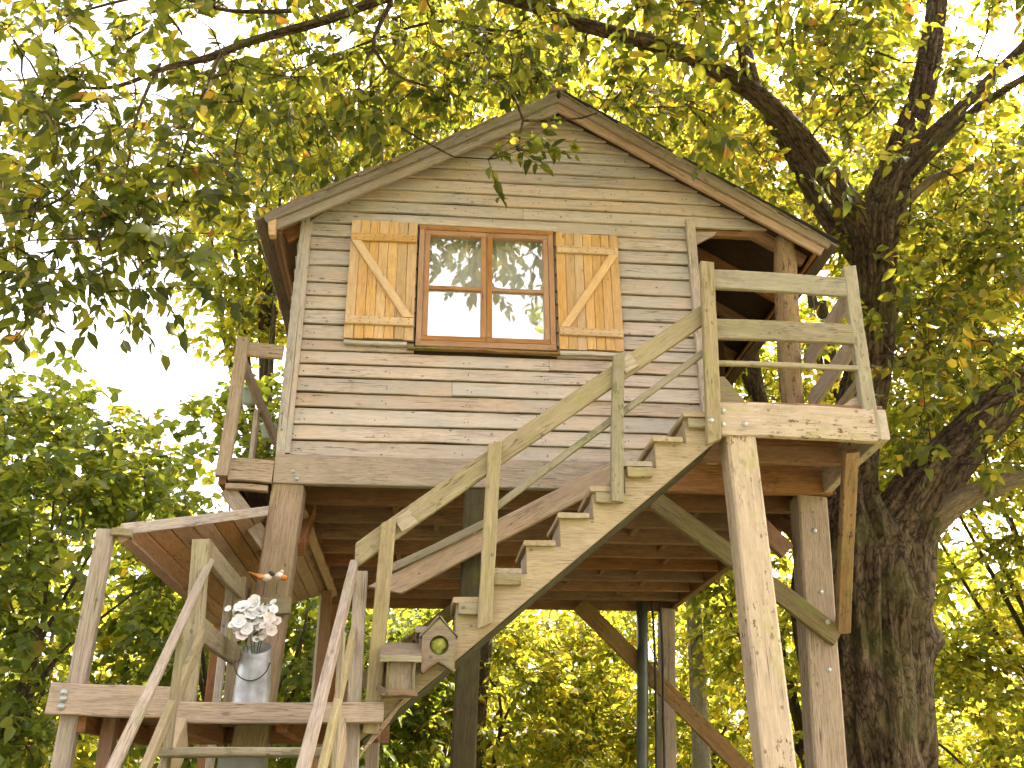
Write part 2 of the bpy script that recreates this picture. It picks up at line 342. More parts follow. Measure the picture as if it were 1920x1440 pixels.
# ---------------------------------------------------------------- ground
def ground_mat():
    m, t, p, o = nt('grass_ground'); L = t.links.new
    tc = node(t, 'ShaderNodeTexCoord'); n = node(t, 'ShaderNodeTexNoise'); n.inputs['Scale'].default_value = 1.3; n.inputs['Detail'].default_value = 8; L(tc.outputs['Object'], n.inputs[0])
    L(ramp(t, n.outputs[0], [(.3, (.09, .10, .035)), (.55, (.15, .15, .06)), (.75, (.24, .19, .12))]), p.inputs['Base Color']); p.inputs['Roughness'].default_value = .95
    b = node(t, 'ShaderNodeBump'); b.inputs['Strength'].default_value = .8; L(n.outputs[0], b.inputs['Height']); L(b.outputs[0], p.inputs['Normal']); return m
gV, gF, N = [], [], 40
for i in range(N+1):
    for j in range(N+1):
        x = -400+800*i/N; y = -400+800*j/N; gV.append((x, y, -.02))
for i in range(N):
    for j in range(N): gF.append((i*(N+1)+j, (i+1)*(N+1)+j, (i+1)*(N+1)+j+1, i*(N+1)+j+1))
tag(mesh_obj('ground', gV, gF, ground_mat()), kind='structure')

# ================================================================ TREE HOUSE
XL, XR, ZB = .19, 3.96, 3.70                      # wall ends and its foot
RX, RZ, EZL, EXL, EXR = 2.12, 6.70, 5.52, -.02, 4.14   # ridge and eaves of the gable
SL = (RZ-5.60)/(RX-.25)                           # slope of the underside of the roof on the wall
def roofz(x): return RZ - SL*abs(x-RX)
house = thing('tree_house', (2.1, 0, 0), 'weathered grey wooden cabin on tall posts with gable roof, pine shutters and corner porch', 'tree house')

# --- front wall: dark sheathing with openings, clapboards as pieces
WX0, WX1, WZ0, WZ1 = 1.06, 2.065, 4.53, 5.54
def quad_wall(rects, y, name, mat, parent):
    V, Fc = [], []
    for poly in rects:
        k = len(V); n = len(poly)
        for x, z in poly: V.append((x, y, z))
        for x, z in poly: V.append((x, y+.04, z))
        Fc += [tuple(range(k, k+n)), tuple(range(k+2*n-1, k+n-1, -1))] + [(k+i, k+n+i, k+n+(i+1) % n, k+(i+1) % n) for i in range(n)]
    return mesh_obj(name, V, Fc, mat, parent)
fw = quad_wall([[(XL, ZB), (WX0, ZB), (WX0, 5.56), (XL, 5.56)], [(WX0+.001, ZB), (WX1, ZB), (WX1, WZ0), (WX0+.001, WZ0)], [(WX1+.001, ZB), (3.12, ZB), (3.12, 5.56), (WX1+.001, 5.56)],
                [(XL, 5.562), (3.12, 5.562), (3.121, 5.66), (XR, 5.66), (3.9, roofz(3.9)), (RX, RZ-.01), (.22, roofz(.22))]], .0, 'front_wall', m_dark, house)
rowpx = [858, 826, 796, 764, 736, 707, 682, 657, 636, 608, 580, 554, 529, 497, 468, 443, 418, 394]
rowz = [at(560, y, 'Y', 0).z for y in rowpx]
z = rowz[-1]
while z < RZ-.1:
    z += random.uniform(.105, .122); rowz.append(z)
rowz.append(RZ+.05)
def siding(x0b, x1b, x0t, x1t, z0, z1):
    L = max(x1b-x0b, x1t-x0t)
    if L < .03: return
    n = max(2, int(L*9)); V, Fc = [], []; cx, cz = (x0b+x1b)/2, (z0+z1)/2; ph = random.uniform(0, 99); tilt = random.uniform(-.004, .004)
    for i in range(n+1):
        t = i/n; xb = x0b+(x1b-x0b)*t; xt = x0t+(x1t-x0t)*t
        e = .007*noise.noise(Vector((xb*2.2+ph, 0, 0)))+.004*noise.noise(Vector((xb*9+ph, 5, 0)))+tilt*(t-.5)*2
        o = .004*noise.noise(Vector((xb*1.7+ph, 9, 0)))
        y0 = -.033-o-abs(o)*.5; y1 = -.008
        V += [(xb-cx, y1, z0+e-cz), (xb-cx, y0, z0+e-cz), (xb-cx, y0-.001, z0+e+.006-cz), (xt-cx, y1-.006, z1-.008+.003*noise.noise(Vector((xt*5+ph, 2, 0)))-cz)]
    for i in range(n):
        a, b = i*4, i*4+4
        for k in range(3): Fc.append((a+k, b+k, b+k+1, a+k+1))
        Fc.append((a+3, b+3, b, a))
    Fc += [(0, 1, 2, 3), (n*4+3, n*4+2, n*4+1, n*4)]
    mesh_obj('siding_board', V, Fc, m_siding, fw, Matrix.Translation((cx, 0, cz)))
for i in range(len(rowz)-1):
    z0, z1 = rowz[i], rowz[i+1]
    z1 = min(z1, RZ)
    if z0 >= RZ-.02: continue
    def ext(z, side):
        zc = min(z, RZ-.005)
        if zc <= 5.60: return XL+.065 if side < 0 else XR
        return (RX-(RZ-zc)/SL) if side < 0 else (RX+(RZ-zc)/SL)
    lb, lt = max(ext(z0, -1), XL+.065), max(ext(z1, -1), XL+.065); rb, rt = ext(z0, 1), ext(z1, 1)
    zm = (z0+z1)/2
    spans = []
    if zm < 5.63: rb = rt = 3.105
    else: rb, rt = min(rb, 3.93), min(rt, 3.93)
    if WZ0-.03 < zm < WZ1-.02: spans = [(lb, WX0-.01, lt, WX0-.01), (WX1+.01, rb, WX1+.01, rt)]
    else: spans = [(lb, rb, lt, rt)]
    for s in spans:
        if s[1]-s[0] > 1.6 and random.random() < .3:      # butt joint somewhere along the row
            c = random.uniform(s[0]+.5, s[1]-.5); siding(s[0], c-.0015, s[2], c-.0015, z0, z1); siding(c+.0015, s[1], c+.0015, s[3], z0+random.uniform(-.003, .003), z1)
        else: siding(*s, z0, z1)
nV, nF = [], []
def nail_head(x, y, z, r=.0045):
    k = len(nV); nV.extend([(x+r*math.cos(a), y, z+r*math.sin(a)) for a in np.linspace(0, 2*math.pi, 7)[:6]]+[(x, y-.002, z)]); nF.extend([(k+i, k+(i+1) % 6, k+6) for i in range(6)])
for i in range(len(rowz)-2):
    for x in np.arange(.30, 3.95, .56):
        zz = rowz[i]+.028+random.uniform(-.006, .006)
        if zz > roofz(x)-.06 or (WX0-.05 < x < WX1+.05 and WZ0-.05 < zz < WZ1+.05) or (x > 3.08 and zz < 5.66): continue
        for dx in (0, random.choice((0, .03, -.05))): nail_head(x+dx+random.uniform(-.02, .02), -.0385, zz+random.uniform(-.005, .02))
mesh_obj('nail', nV, nF, m_wire, fw)['kind'] = 'stuff'
# corner trims and door jamb
board('corner_trim', (XL+.008, -.03, ZB-.02), (XL+.02, -.03, 5.58), .06, .05, (1, 0, 0), m_trim, house, seg=8)
board('corner_trim', (XL+.052, -.045, ZB+.01), (XL+.06, -.045, 5.53), .035, .022, (1, 0, 0), m_siding, house, seg=8)
board('door_jamb', (3.125, -.04, ZB), (3.142, -.04, 5.70), .07, .06, (1, 0, 0), m_trim, house, seg=8)
board('window_head', (.86, -.046, 5.575), (2.10, -.046, 5.565), .05, .03, (0, 0, 1), m_siding, house)
# --- window
wfr = []
def wbar(name, x0, z0, x1, z1, wd, th, y, parent, mat=m_frame):
    v = (0, 0, 1) if abs(x1-x0) > abs(z1-z0) else (1, 0, 0)
    return board(name, (x0, y, z0), (x1, y, z1), wd, th, v, mat, parent, seg=2, ch=.004, bow=0, wob=.0004)
win = wbar('window_frame', WX0+.0, WZ0+.022, WX1, WZ0+.022, .045, .09, -.02, house)
tag(win, 'orange brown window frame with two casements')
wbar('frame_bar', WX0, WZ1-.02, WX1, WZ1-.02, .04, .088, -.02, win)
wbar('frame_bar', WX0+.02, WZ0+.045, WX0+.02, WZ1-.04, .04, .088, -.02, win)
wbar('frame_bar', WX1-.02, WZ0+.045, WX1-.02, WZ1-.04, .04, .088, -.02, win)
xm = (WX0+WX1)/2
for x0, x1 in ((WX0+.042, xm-.002), (xm+.002, WX1-.042)):
    z0, z1 = WZ0+.047, WZ1-.042; s = .04
    wbar('casement_rail', x0, z0+s/2, x1, z0+s/2, s, .045, -.038, win); wbar('casement_rail', x0, z1-s/2, x1, z1-s/2, s, .045, -.038, win)
    wbar('casement_stile', x0+s/2, z0+s, x0+s/2, z1-s, s, .044, -.038, win); wbar('casement_stile', x1-s/2, z0+s, x1-s/2, z1-s, s, .044, -.038, win)
    zmid = z0+(z1-z0)*.475
    wbar('muntin', x0+s, zmid, x1-s, zmid, .03, .035, -.036, win)
    for za, zb in ((z0+s, zmid-.015), (zmid+.015, z1-s)):
        xa, xb = x0+s, x1-s
        p = mesh_obj('pane', [(xa-.004, -.03, za-.004), (xb+.004, -.03, za-.004), (xb+.004, -.03, zb+.004), (xa-.004, -.03, zb+.004),
                              (xa-.004, -.026, za-.004), (xb+.004, -.026, za-.004), (xb+.004, -.026, zb+.004), (xa-.004, -.026, zb+.004)],
                     [(0, 1, 2, 3), (7, 6, 5, 4), (0, 4, 5, 1), (1, 5, 6, 2), (2, 6, 7, 3), (3, 7, 4, 0)], m_glass, win)
cV, cF = [], []
for i in range(41):
    x = WX0+.01+(WX1-WX0-.02)*i/40; yy = .07+.012*math.sin(i*1.25)+.006*math.sin(i*2.9)
    cV += [(x, yy, WZ0), (x, yy+.004, WZ1)]
for i in range(40): cF.append((2*i, 2*i+2, 2*i+3, 2*i+1))
mesh_obj('curtain', cV, cF, m_cloth, house, smooth=True)
board('window_sill', (1.0, -.048, 4.514), (2.09, -.048, 4.508), .02, .04, (0, 0, 1), m_log, house, seg=10, wob=.004)
board('sill_strip', (.56, -.05, 4.545), (1.0, -.05, 4.54), .03, .035, (0, 0, 1), m_trim, house)
board('sill_strip', (2.09, -.05, 4.515), (2.55, -.05, 4.515), .03, .035, (0, 0, 1), m_siding, house)
# --- shutters: a Z of ledges and brace, seven planks behind
def shutter(x0, x1, z0, z1, lean, lab):
    n = 7; wpl = (x1-x0)/n; y = -.052
    zt, zb = z1-.155, z0+.135
    V, Fc = [], []
    sh = board('shutter', (x0+.006, y-.024, zt), (x1-.006, y-.024, zt), .062, .022, (0, 0, 1), m_pine, house, seg=3, bow=0)
    tag(sh, lab)
    board('shutter_ledge', (x0+.006, y-.024, zb), (x1-.006, y-.024, zb-.004), .062, .022, (0, 0, 1), m_pine, sh, seg=3, bow=0)
    a, b = ((x0+.045, zt-.033), (x1-.045, zb+.033)) if lean else ((x1-.045, zt-.033), (x0+.045, zb+.033))
    dx, dz = b[0]-a[0], b[1]-a[1]; L = math.hypot(dx, dz)
    board('shutter_brace', (a[0], y-.023, a[1]), (b[0], y-.023, b[1]), .062, .02, (1, 0, .3), m_pine, sh, seg=3, bow=0, skew=((dx/dz)*(-1), (dx/dz)*(-1)))
    for i in range(n):
        xa = x0+wpl*i
        board('shutter_plank', (xa+wpl/2, y+random.uniform(-.0015, .0015), z0+random.uniform(-.004, .004)), (xa+wpl/2, y, z1+random.uniform(-.004, .004)), wpl-.0025, .022, (1, 0, 0), m_pine, sh, seg=2, ch=.003, bow=0)
    v_, f_ = screws(x0, x1, z0, z1); mesh_obj('screw', v_, f_, m_wire, sh)['kind'] = 'stuff'
def screws(x0, x1, z0, z1):
    global nV, nF
    nV, nF = [], []; w_ = (x1-x0)/7
    for k in range(7):
        for zz in (z1-.155, z0+.135):
            for dz in (-.015, .015): nail_head(x0+w_*(k+.5)+random.uniform(-.008, .008), -.0885, zz+dz+random.uniform(-.004, .004), .0042)
    return nV, nF
shutter(.555, 1.045, 4.575, 5.555, True, 'pine shutter with brace falling from the corner trim side')
shutter(2.085, 2.56, 4.545, 5.525, False, 'pine shutter with brace rising towards the porch')

# --- other walls (mostly hidden): left, back, inner porch wall, partition
def slab(name, p0, p1, mat, parent):
    (x0, y0, z0), (x1, y1, z1) = p0, p1
    V = [(x0, y0, z0), (x1, y0, z0), (x1, y1, z0), (x0, y1, z0), (x0, y0, z1), (x1, y0, z1), (x1, y1, z1), (x0, y1, z1)]
    return mesh_obj(name, V, [(3, 2, 1, 0), (4, 5, 6, 7), (0, 1, 5, 4), (1, 2, 6, 5), (2, 3, 7, 6), (3, 0, 4, 7)], mat, parent)
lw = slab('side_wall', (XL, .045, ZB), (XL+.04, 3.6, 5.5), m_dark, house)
for i in range(16):
    z0 = ZB+.112*i
    board('siding_board', (XL-.018, .03, z0+.06), (XL-.018, 3.6, z0+.06), .125, .022, (-.12, 0, 1), m_siding, lw)
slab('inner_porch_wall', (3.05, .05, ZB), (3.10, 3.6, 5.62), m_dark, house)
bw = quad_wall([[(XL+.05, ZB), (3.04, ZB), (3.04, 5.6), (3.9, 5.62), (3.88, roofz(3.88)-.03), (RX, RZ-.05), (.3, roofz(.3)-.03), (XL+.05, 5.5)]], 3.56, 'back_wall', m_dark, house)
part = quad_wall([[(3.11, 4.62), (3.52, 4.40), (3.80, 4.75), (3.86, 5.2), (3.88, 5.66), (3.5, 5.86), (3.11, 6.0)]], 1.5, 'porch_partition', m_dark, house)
board('porch_stud', (3.45, 1.46, 3.75), (3.50, 1.46, 5.75), .08, .05, (1, 0, 0), m_under, house)
board('porch_stud', (3.17, 1.45, 3.75), (3.17, 1.45, 5.9), .08, .05, (1, 0, 0), m_under, house)
board('porch_lintel', (3.17, .03, 5.66), (3.95, .03, 5.66), .10, .05, (0, 0, 1), m_under, house)
plate('corner_gusset', [(3.17, -.02, 5.50), (3.17, -.02, 5.62), (3.36, -.02, 5.63), (3.34, -.02, 5.60)], .025, (0, 1, 0), m_beam, house)

# --- roof: two slopes with barge boards, lapped shingle courses and rafters
YF, YBk = -.17, 3.75
for side in (-1, 1):
    ex = EXL if side < 0 else EXR
    rx, rz = RX, 6.665+.02; ez = 5.43
    def rp(t, y, h=0):           # point on the slope, t=0 ridge .. 1 eave, h above it along the normal
        dx, dz = ex-rx, ez-rz; L = math.hypot(dx, dz); nx, nz_ = (-dz/L*(1 if dx > 0 else -1), abs(dx)/L)
        return Vector((rx+dx*t+nx*h, y, rz+dz*t+nz_*h))
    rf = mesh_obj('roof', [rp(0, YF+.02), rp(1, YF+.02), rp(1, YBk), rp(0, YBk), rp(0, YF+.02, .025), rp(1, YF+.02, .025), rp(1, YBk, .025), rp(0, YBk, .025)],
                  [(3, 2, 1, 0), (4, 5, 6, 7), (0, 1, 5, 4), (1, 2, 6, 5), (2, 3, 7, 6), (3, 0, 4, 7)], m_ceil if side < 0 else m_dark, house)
    up = rp(.5, 0, 1)-rp(.5, 0, 0)
    board('barge_board', rp(-.01, YF, -.035), rp(1.0, YF, -.035), .10, .03, up, m_ceil if side > 0 else m_post, rf, seg=12, skew=(.6*side*-1, 0))
    board('barge_strip', rp(0.0, YF-.022, .018), rp(1.01, YF-.022, .018), .07, .028, up, m_shingle, rf, seg=12)
    ncs = 9
    for i in range(ncs):
        t0 = i/ncs-.01; t1 = (i+1)/ncs+.035
        a, b = rp((t0+t1)/2, YF-.045+random.uniform(-.012, .012), .055), rp((t0+t1)/2, YBk+.03, .055)
        lap = (rp(t1, 0, .043)-rp(t0, 0, .068))
        board('roof_shingle', a, b, lap.length, .018, lap, m_shingle, rf, seg=6, bow=.006, wob=.004)
    if side > 0: board('felt_edge', rp(.0, YF-.02, .077), rp(1.02, YF-.02, .072), .09, .004, (0, 1, 0), m_felt, rf, seg=10, bow=.004, wob=.004)
    board('eave_board', rp(.985, YF+.03, -.045), rp(.985, YBk, -.045), .11, .025, up, m_under, rf)
    for k in range(7):
        y = .02+k*.58
        board('rafter', rp(.02, y, -.055), rp(.97, y, -.055), .10, .05, up, m_under, rf, seg=4)
board('ridge_cap', (RX, YF-.05, 6.775), (RX, YBk, 6.775), .15, .02, (1, 0, 0), m_shingle, house)
# tail piece at the lower left verge
plate('verge_block', [at(502, 408, 'Y', -.2), at(518, 405, 'Y', -.2), at(516, 440, 'Y', -.2), at(504, 440, 'Y', -.2)], .06, (0, 1, 0), m_pine, house)

# --- floor frame
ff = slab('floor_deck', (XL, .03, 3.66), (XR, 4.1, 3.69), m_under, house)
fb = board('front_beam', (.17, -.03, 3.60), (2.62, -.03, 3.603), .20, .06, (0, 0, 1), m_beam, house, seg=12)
board('front_beam', (2.625, -.028, 3.612), (XR, -.028, 3.612), .215, .06, (0, 0, 1), m_under, house, seg=8)  # stretch below the porch deck; the deck's shade is put into its browner colour
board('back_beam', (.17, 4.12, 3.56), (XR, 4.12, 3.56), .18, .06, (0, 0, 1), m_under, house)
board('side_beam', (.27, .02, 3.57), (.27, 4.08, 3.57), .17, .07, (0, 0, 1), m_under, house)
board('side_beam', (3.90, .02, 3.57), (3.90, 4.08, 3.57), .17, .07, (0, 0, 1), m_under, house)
JY = [.42+.47*k for k in range(8)]
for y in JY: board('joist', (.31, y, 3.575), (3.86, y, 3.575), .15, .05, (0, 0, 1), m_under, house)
for k in range(7):
    for x in ((.95+.31*(k % 3), 2.35+.25*((k*2) % 3), 3.2+.15*(k % 2))):
        board('blocking', (x, JY[k]+.03, 3.60), (x, JY[k+1]-.03, 3.60), .10, .045, (0, 0, 1), m_under, house, seg=1)
for k in range(26):
    y = .06+k*.155
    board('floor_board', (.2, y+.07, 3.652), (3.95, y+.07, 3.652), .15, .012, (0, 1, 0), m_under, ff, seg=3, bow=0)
# --- posts
def post(name, top, bot, wd, th, mat, parent=house, seg=8):
    return board(name, bot, top, wd, th, (1, 0, 0), mat, parent, seg=seg, ch=.012, bow=.006, wob=.003)
def down(top, mid):               # carry a leaning line on to the ground
    top, mid = Vector(top), Vector(mid); t = (top.z)/(top.z-mid.z); return top+(mid-top)*t
pt, pb = (.27, .05, 3.50), (.195, .05, 2.23)
p1_ = post('post', pt, down(pt, pb), .205, .18, m_post)
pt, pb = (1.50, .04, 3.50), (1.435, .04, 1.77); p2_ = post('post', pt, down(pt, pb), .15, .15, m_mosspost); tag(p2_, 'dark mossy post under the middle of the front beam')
pt, pb = (3.825, .06, 3.50), (3.70, .06, 1.76); post('post', pt, down(pt, pb), .21, .17, m_post)
pt, pb = (2.985, -.99, 3.53), (2.98, -.99, 1.74); post('post', pt, down(pt, pb), .175, .16, m_porch)
pt, pb = (3.835, 4.1, 3.48), (3.71, 4.1, 1.88); post('post', pt, down(pt, pb), .16, .16, m_post)
pt, pb = (.265, 4.05, 3.48), (.24, 4.05, 2.5); post('post', pt, down(pt, pb), .17, .17, m_under)
# --- braces
def brace(a, b, wd, th, mat, wdir=(0, 0, 1), **k): return board('brace', a, b, wd, th, wdir, mat, house, **k)
brace((2.70, -.065, 3.43), (3.84, -.065, 2.54), .13, .05, m_mossbrace, seg=8)
brace((.93, -.10, 2.80), (2.47, -.10, 3.64), .135, .05, m_beam, seg=8, skew=(-1.2, .3))
brace((.96, -.135, 2.93), (1.62, -.135, 3.265), .05, .03, m_olive)
brace((3.70, -.93, 3.50), (3.88, -.06, 2.58), .085, .06, m_log, wdir=(1, 0, 0), seg=8)
brace((2.86, 4.05, 3.52), (4.86, 4.05, 1.5), .17, .06, m_log, seg=8)
brace((1.60, 4.05, 3.52), (.38, 4.05, 2.55), .14, .06, m_log, seg=6)
brace((3.86, .15, 3.12), (3.86, .62, 3.50), .10, .06, m_under)
brace((3.62, .05, 3.12), (3.28, .05, 3.50), .12, .06, m_under)
brace((.36, .10, 3.10), (.36, .55, 3.50), .10, .06, m_under)
brace((-.13, .02, 3.47), (.17, .02, 3.10), .10, .05, m_beam)
brace((-.14, .55, 3.47), (.17, .55, 3.05), .10, .05, m_under)
# --- bolts
def bolt(x, y, z, r=.017):
    o = lathe('bolt', [(0, -.010), (r*.5, -.010), (r*.55, -.005), (r, -.004), (r, .002)][::-1], m_bolt, house, Matrix.Translation((x, y, z)) @ Matrix.Rotation(R(90), 4, 'X') @ Matrix.Scale(-1, 4, (0, 0, 1)), 14)
for px, py, y in ((549, 883, -.062), (556, 897, -.062), (888, 997, -.128), (1355, 770, -1.092), (1355, 795, -1.092), (1397, 795, -1.092), (1527, 995, -.028), (1539, 1110, -.028), (1554, 1256, -.028), (1552, 1166, -.094), (1333, 788, -1.14)):
    p = at(px, py, 'Y', y); bolt(p.x, p.y, p.z)

# --- corner porch
pb_ = board('porch_beam', (2.86, -1.065, 3.625), (3.80, -1.065, 3.61), .205, .05, (0, 0, 1), m_porch, house, seg=10, wob=.003)
board('porch_side_beam', (3.85, -1.08, 3.615), (3.93, -.03, 3.615), .19, .06, (0, 0, 1), m_porch, house, seg=5)
pd = board('porch_joist', (2.90, -.55, 3.60), (3.80, -.55, 3.60), .12, .05, (0, 0, 1), m_under, house)
for k in range(7): board('deck_board', (2.86, -.985+.149*k, 3.735), (3.88, -.985+.149*k, 3.735), .142, .026, (0, 1, 0), m_under, pd, seg=3)
# porch railing
def rail(name, a, b, wd, th, mat, **k): return board(name, a, b, wd, th, k.pop('wdir', (0, 0, 1)), mat, house, **k)
board('rail_post', (2.795, -1.115, 3.46), (2.868, -1.115, 4.655), .085, .045, (1, 0, 0), m_olive, house, seg=8, skew=(.5, 0))
board('rail_post', (3.785, -1.06, 3.52), (3.815, -1.06, 4.70), .085, .055, (1, 0, 0), m_olive, house, seg=8, skew=(0, .2))
rail('porch_rail', (2.89, -1.07, 4.565), (3.77, -1.07, 4.55), .135, .035, m_olive)
rail('porch_rail', (2.87, -1.07, 4.215), (3.765, -1.07, 4.215), .135, .035, m_olive)
rail('porch_rail', (2.86, -1.07, 3.985), (3.76, -1.07, 3.985), .032, .03, m_olive)
rail('porch_side_rail', (3.82, -1.03, 4.52), (3.93, -.02, 4.52), .13, .035, m_beam)
rail('porch_side_rail', (3.80, -1.03, 4.20), (3.92, -.02, 4.20), .13, .035, m_beam)
rail('porch_side_rail', (3.79, -1.03, 3.93), (3.92, -.02, 3.93), .05, .035, m_olive)
plate('gusset', [at(1341, 706, 'Y', -.93), at(1358, 706, 'Y', -.93), at(1397, 752, 'Y', -.93), at(1341, 757, 'Y', -.93)], .03, (0, 1, 0), m_olive, house)
plate('gusset', [at(1618, 732, 'Y', -1.0), at(1620, 768, 'Y', -1.0), at(1570, 768, 'Y', -1.0)], .03, (0, 1, 0), m_beam, house)
# rough log holding the porch roof
LP, LR = smooth_path([(3.82, .02, 3.74), (3.80, .02, 4.3), (3.84, .0, 4.9), (3.88, -.01, 5.35), (3.90, -.01, 5.60)], [.085, .08, .082, .085, .07], .06)
V, Fc, A = [], [], []; tube(V, Fc, A, LP, LR, 20, ridge=.05, rs=2.5, lump=.12, seed=4)
V = [(-v[2]+4.6, v[1], v[0]-3.85) for v in V]      # mesh local x along the log so the grain follows it
lg = mesh_obj('log_post', V, Fc, m_log, house, Matrix(((0, 0, 1, 3.85), (0, 1, 0, 0), (-1, 0, 0, 4.6), (0, 0, 0, 1))), True)

# --- left balcony
board('balcony_post', (-.155, -.075, 3.53), (-.12, -.075, 4.53), .082, .055, (1, 0, 0), m_beam, house, seg=6)
board('balcony_rail', (-.085, -.07, 4.45), (.155, -.07, 4.435), .105, .03, (0, 0, 1), m_beam, house)
board('balcony_beam', (-.115, -.05, 3.585), (.165, -.05, 3.575), .15, .04, (0, 0, 1), m_beam, house)
board('balcony_beam', (-.13, -.03, 3.475), (.14, -.03, 3.465), .04, .05, (0, 0, 1), m_beam, house)
board('balcony_side_beam', (-.16, -.03, 3.56), (-.16, 3.6, 3.56), .14, .05, (0, 0, 1), m_under, house)
board('balcony_side_rail', (-.15, -.02, 4.44), (-.15, 3.5, 4.50), .10, .035, (0, 0, 1), m_beam, house)
for k in range(3): board('balcony_deck_board', (-.12+.12*k, -.02, 3.665), (-.12+.12*k, 3.6, 3.665), .115, .025, (1, 0, 0), m_under, house, seg=3)
board('balcony_baluster', (-.19, .98, 3.66), (-.19, 1.05, 4.44), .075, .035, (0, 1, 0), m_trim, house)
board('balcony_baluster', (-.19, 2.6, 3.66), (-.19, 2.6, 4.44), .075, .035, (0, 1, 0), m_trim, house)

# ================================================================ UPPER STAIR
stair = thing('staircase', (1.8, -.9, 1.8), 'steep narrow wooden stair with olive handrail climbing past the window wall to the porch', 'stairs')
YN, YFa = -1.05, -.70
run, rise = .188, .1545
steps = [(2.655-run*k, 3.64-rise*k) for k in range(10)]     # left nosing x and tread top z
def stringer(y0, th, name, mat):
    top = [(2.84, 3.64)]
    for k, (x, z) in enumerate(steps):
        top.append((x, z)); top.append((x, z-rise))
    pts = [(2.84, 3.50), (2.84, 3.63)] + [(x, zz-.012) for x, zz in top[1:]]
    pts = [p for p in pts if p[0] > .9] + [(.84, 2.03), (.84, 1.84)]
    return plate(name, [(x, y0, zz) for x, zz in pts], th, (0, 1, 0), mat, stair)
sN = stringer(YN, .05, 'stringer', m_stair)
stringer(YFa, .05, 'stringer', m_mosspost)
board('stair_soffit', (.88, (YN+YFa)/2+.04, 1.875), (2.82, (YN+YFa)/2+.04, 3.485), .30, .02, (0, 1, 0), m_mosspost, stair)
for k, (x, z) in enumerate(steps):
    board('tread', (x+.07, YN-.035+random.uniform(-.012, .01), z), (x+.07, YFa+.05, z+random.uniform(-.003, .003)), run*.93, .03, (1, 0, 0), m_stair, stair, seg=3)
    if k in (0, 2, 3, 6, 7): board('tread_block', (x+.012, YN-.02, z-.047), (x+.152, YN-.02, z-.047), .06, .035, (0, 0, 1), m_olive, stair, seg=2)
    if k < 9: board('riser', (x+.012, YN+.052, z-.085), (x+.012, YFa, z-.085), .13, .014, (0, 0, 1), m_beam, stair, seg=2)
# handrail, thin rail and posts
board('handrail', (.80, YN, 2.785), (2.83, YN, 4.325), .112, .035, (0, 0, 1), m_olive, stair, seg=12, skew=(.76, .76), bow=.008)
board('thin_rail', (1.55, YN, 3.07), (2.81, YN, 4.065), .04, .03, (0, 0, 1), m_olive, stair, seg=6)
board('stair_post', (.93, YN-.04, 1.90), (.97, YN-.04, 2.97), .078, .04, (1, 0, 0), m_olive, stair, seg=7, skew=(0, .5))
board('stair_post', (1.485, YN-.04, 2.42), (1.54, YN-.04, 3.425), .075, .04, (1, 0, 0), m_olive, stair, seg=7, skew=(.5, .4))
board('stair_post', (2.22, YN-.04, 3.10), (2.275, YN-.04, 4.01), .07, .04, (1, 0, 0), m_olive, stair, seg=7, skew=(0, .5))
board('rail_splice', (2.29, YN-.035, 3.935), (2.37, YN-.035, 3.985), .10, .02, (0, 0, 1), m_stair, stair, seg=1)
board('rail_splice', (1.02, YN-.035, 2.945), (1.10, YN-.035, 3.0), .085, .02, (0, 0, 1), m_stair, stair, seg=1)
plate('stair_foot', [at(700, 1375, 'Y', -1.06), at(765, 1300, 'Y', -1.06), at(728, 1355, 'Y', -1.06), at(668, 1425, 'Y', -1.06)], .05, (0, 1, 0), m_beam, stair)

# ================================================================ LANDING
land = thing('landing_deck', (.2, -.5, 0), 'weathered landing platform of thick planks on posts at the turn of the stairs', 'deck')
board('landing_beam', (-.60, -1.115, 2.06), (.02, -1.115, 2.04), .145, .05, (0, 0, 1), m_beam, land, seg=8)
board('landing_beam', (-.02, -1.14, 1.995), (.99, -1.14, 1.99), .095, .06, (0, 0, 1), m_beam, land, seg=8)
board('landing_beam', (-.55, .1, 1.98), (.99, .1, 1.98), .13, .05, (0, 0, 1), m_under, land)
for x in (-.45, 0.0, .5, .92): board('landing_joist', (x, -1.08, 1.96), (x, .08, 1.96), .10, .05, (0, 0, 1), m_under, land)
for k in range(8): board('landing_board', (-.55, -1.01+.147*k, 2.028), (.98, -1.01+.147*k, 2.028), .14, .026, (0, 1, 0), m_under if k else m_beam, land, seg=3)
board('landing_post', (-.545, -1.06, 0), (-.488, -1.06, 2.90), .085, .07, (1, 0, 0), m_post, land, seg=10, ch=.01)
board('landing_post', (-.38, -.9, 0), (-.36, -.9, 2.02), .07, .07, (1, 0, 0), m_under, land, seg=4)
board('landing_post', (.86, -1.06, 0), (.835, -1.06, 2.70), .07, .055, (1, 0, 0), m_post, land, seg=8)
board('landing_post', (.90, -.1, 0), (.90, -.1, 1.95), .08, .08, (1, 0, 0), m_post, land, seg=5)
board('newel_post', (.035, -1.1, 2.0), (.013, -1.1, 2.845), .085, .06, (1, 0, 0), m_olive, land, seg=6)
board('newel_post', (.06, -.12, 2.0), (.05, -.12, 2.86), .08, .06, (0, 1, 0), m_olive, land, seg=6)
board('landing_rail', (.05, -1.07, 2.785), (.06, .08, 2.785), .115, .03, (0, 0, 1), m_olive, land)
board('landing_rail', (.05, -1.07, 2.40), (.06, .08, 2.40), .115, .03, (0, 0, 1), m_olive, land)
board('post_shelf', (.16, -.075, 2.70), (.36, -.075, 2.70), .10, .05, (0, 0, 1), m_olive, land)
board('back_rail', (-.5, .3, 2.1), (.1, .3, 2.1), .14, .03, (0, 0, 1), m_beam, land)
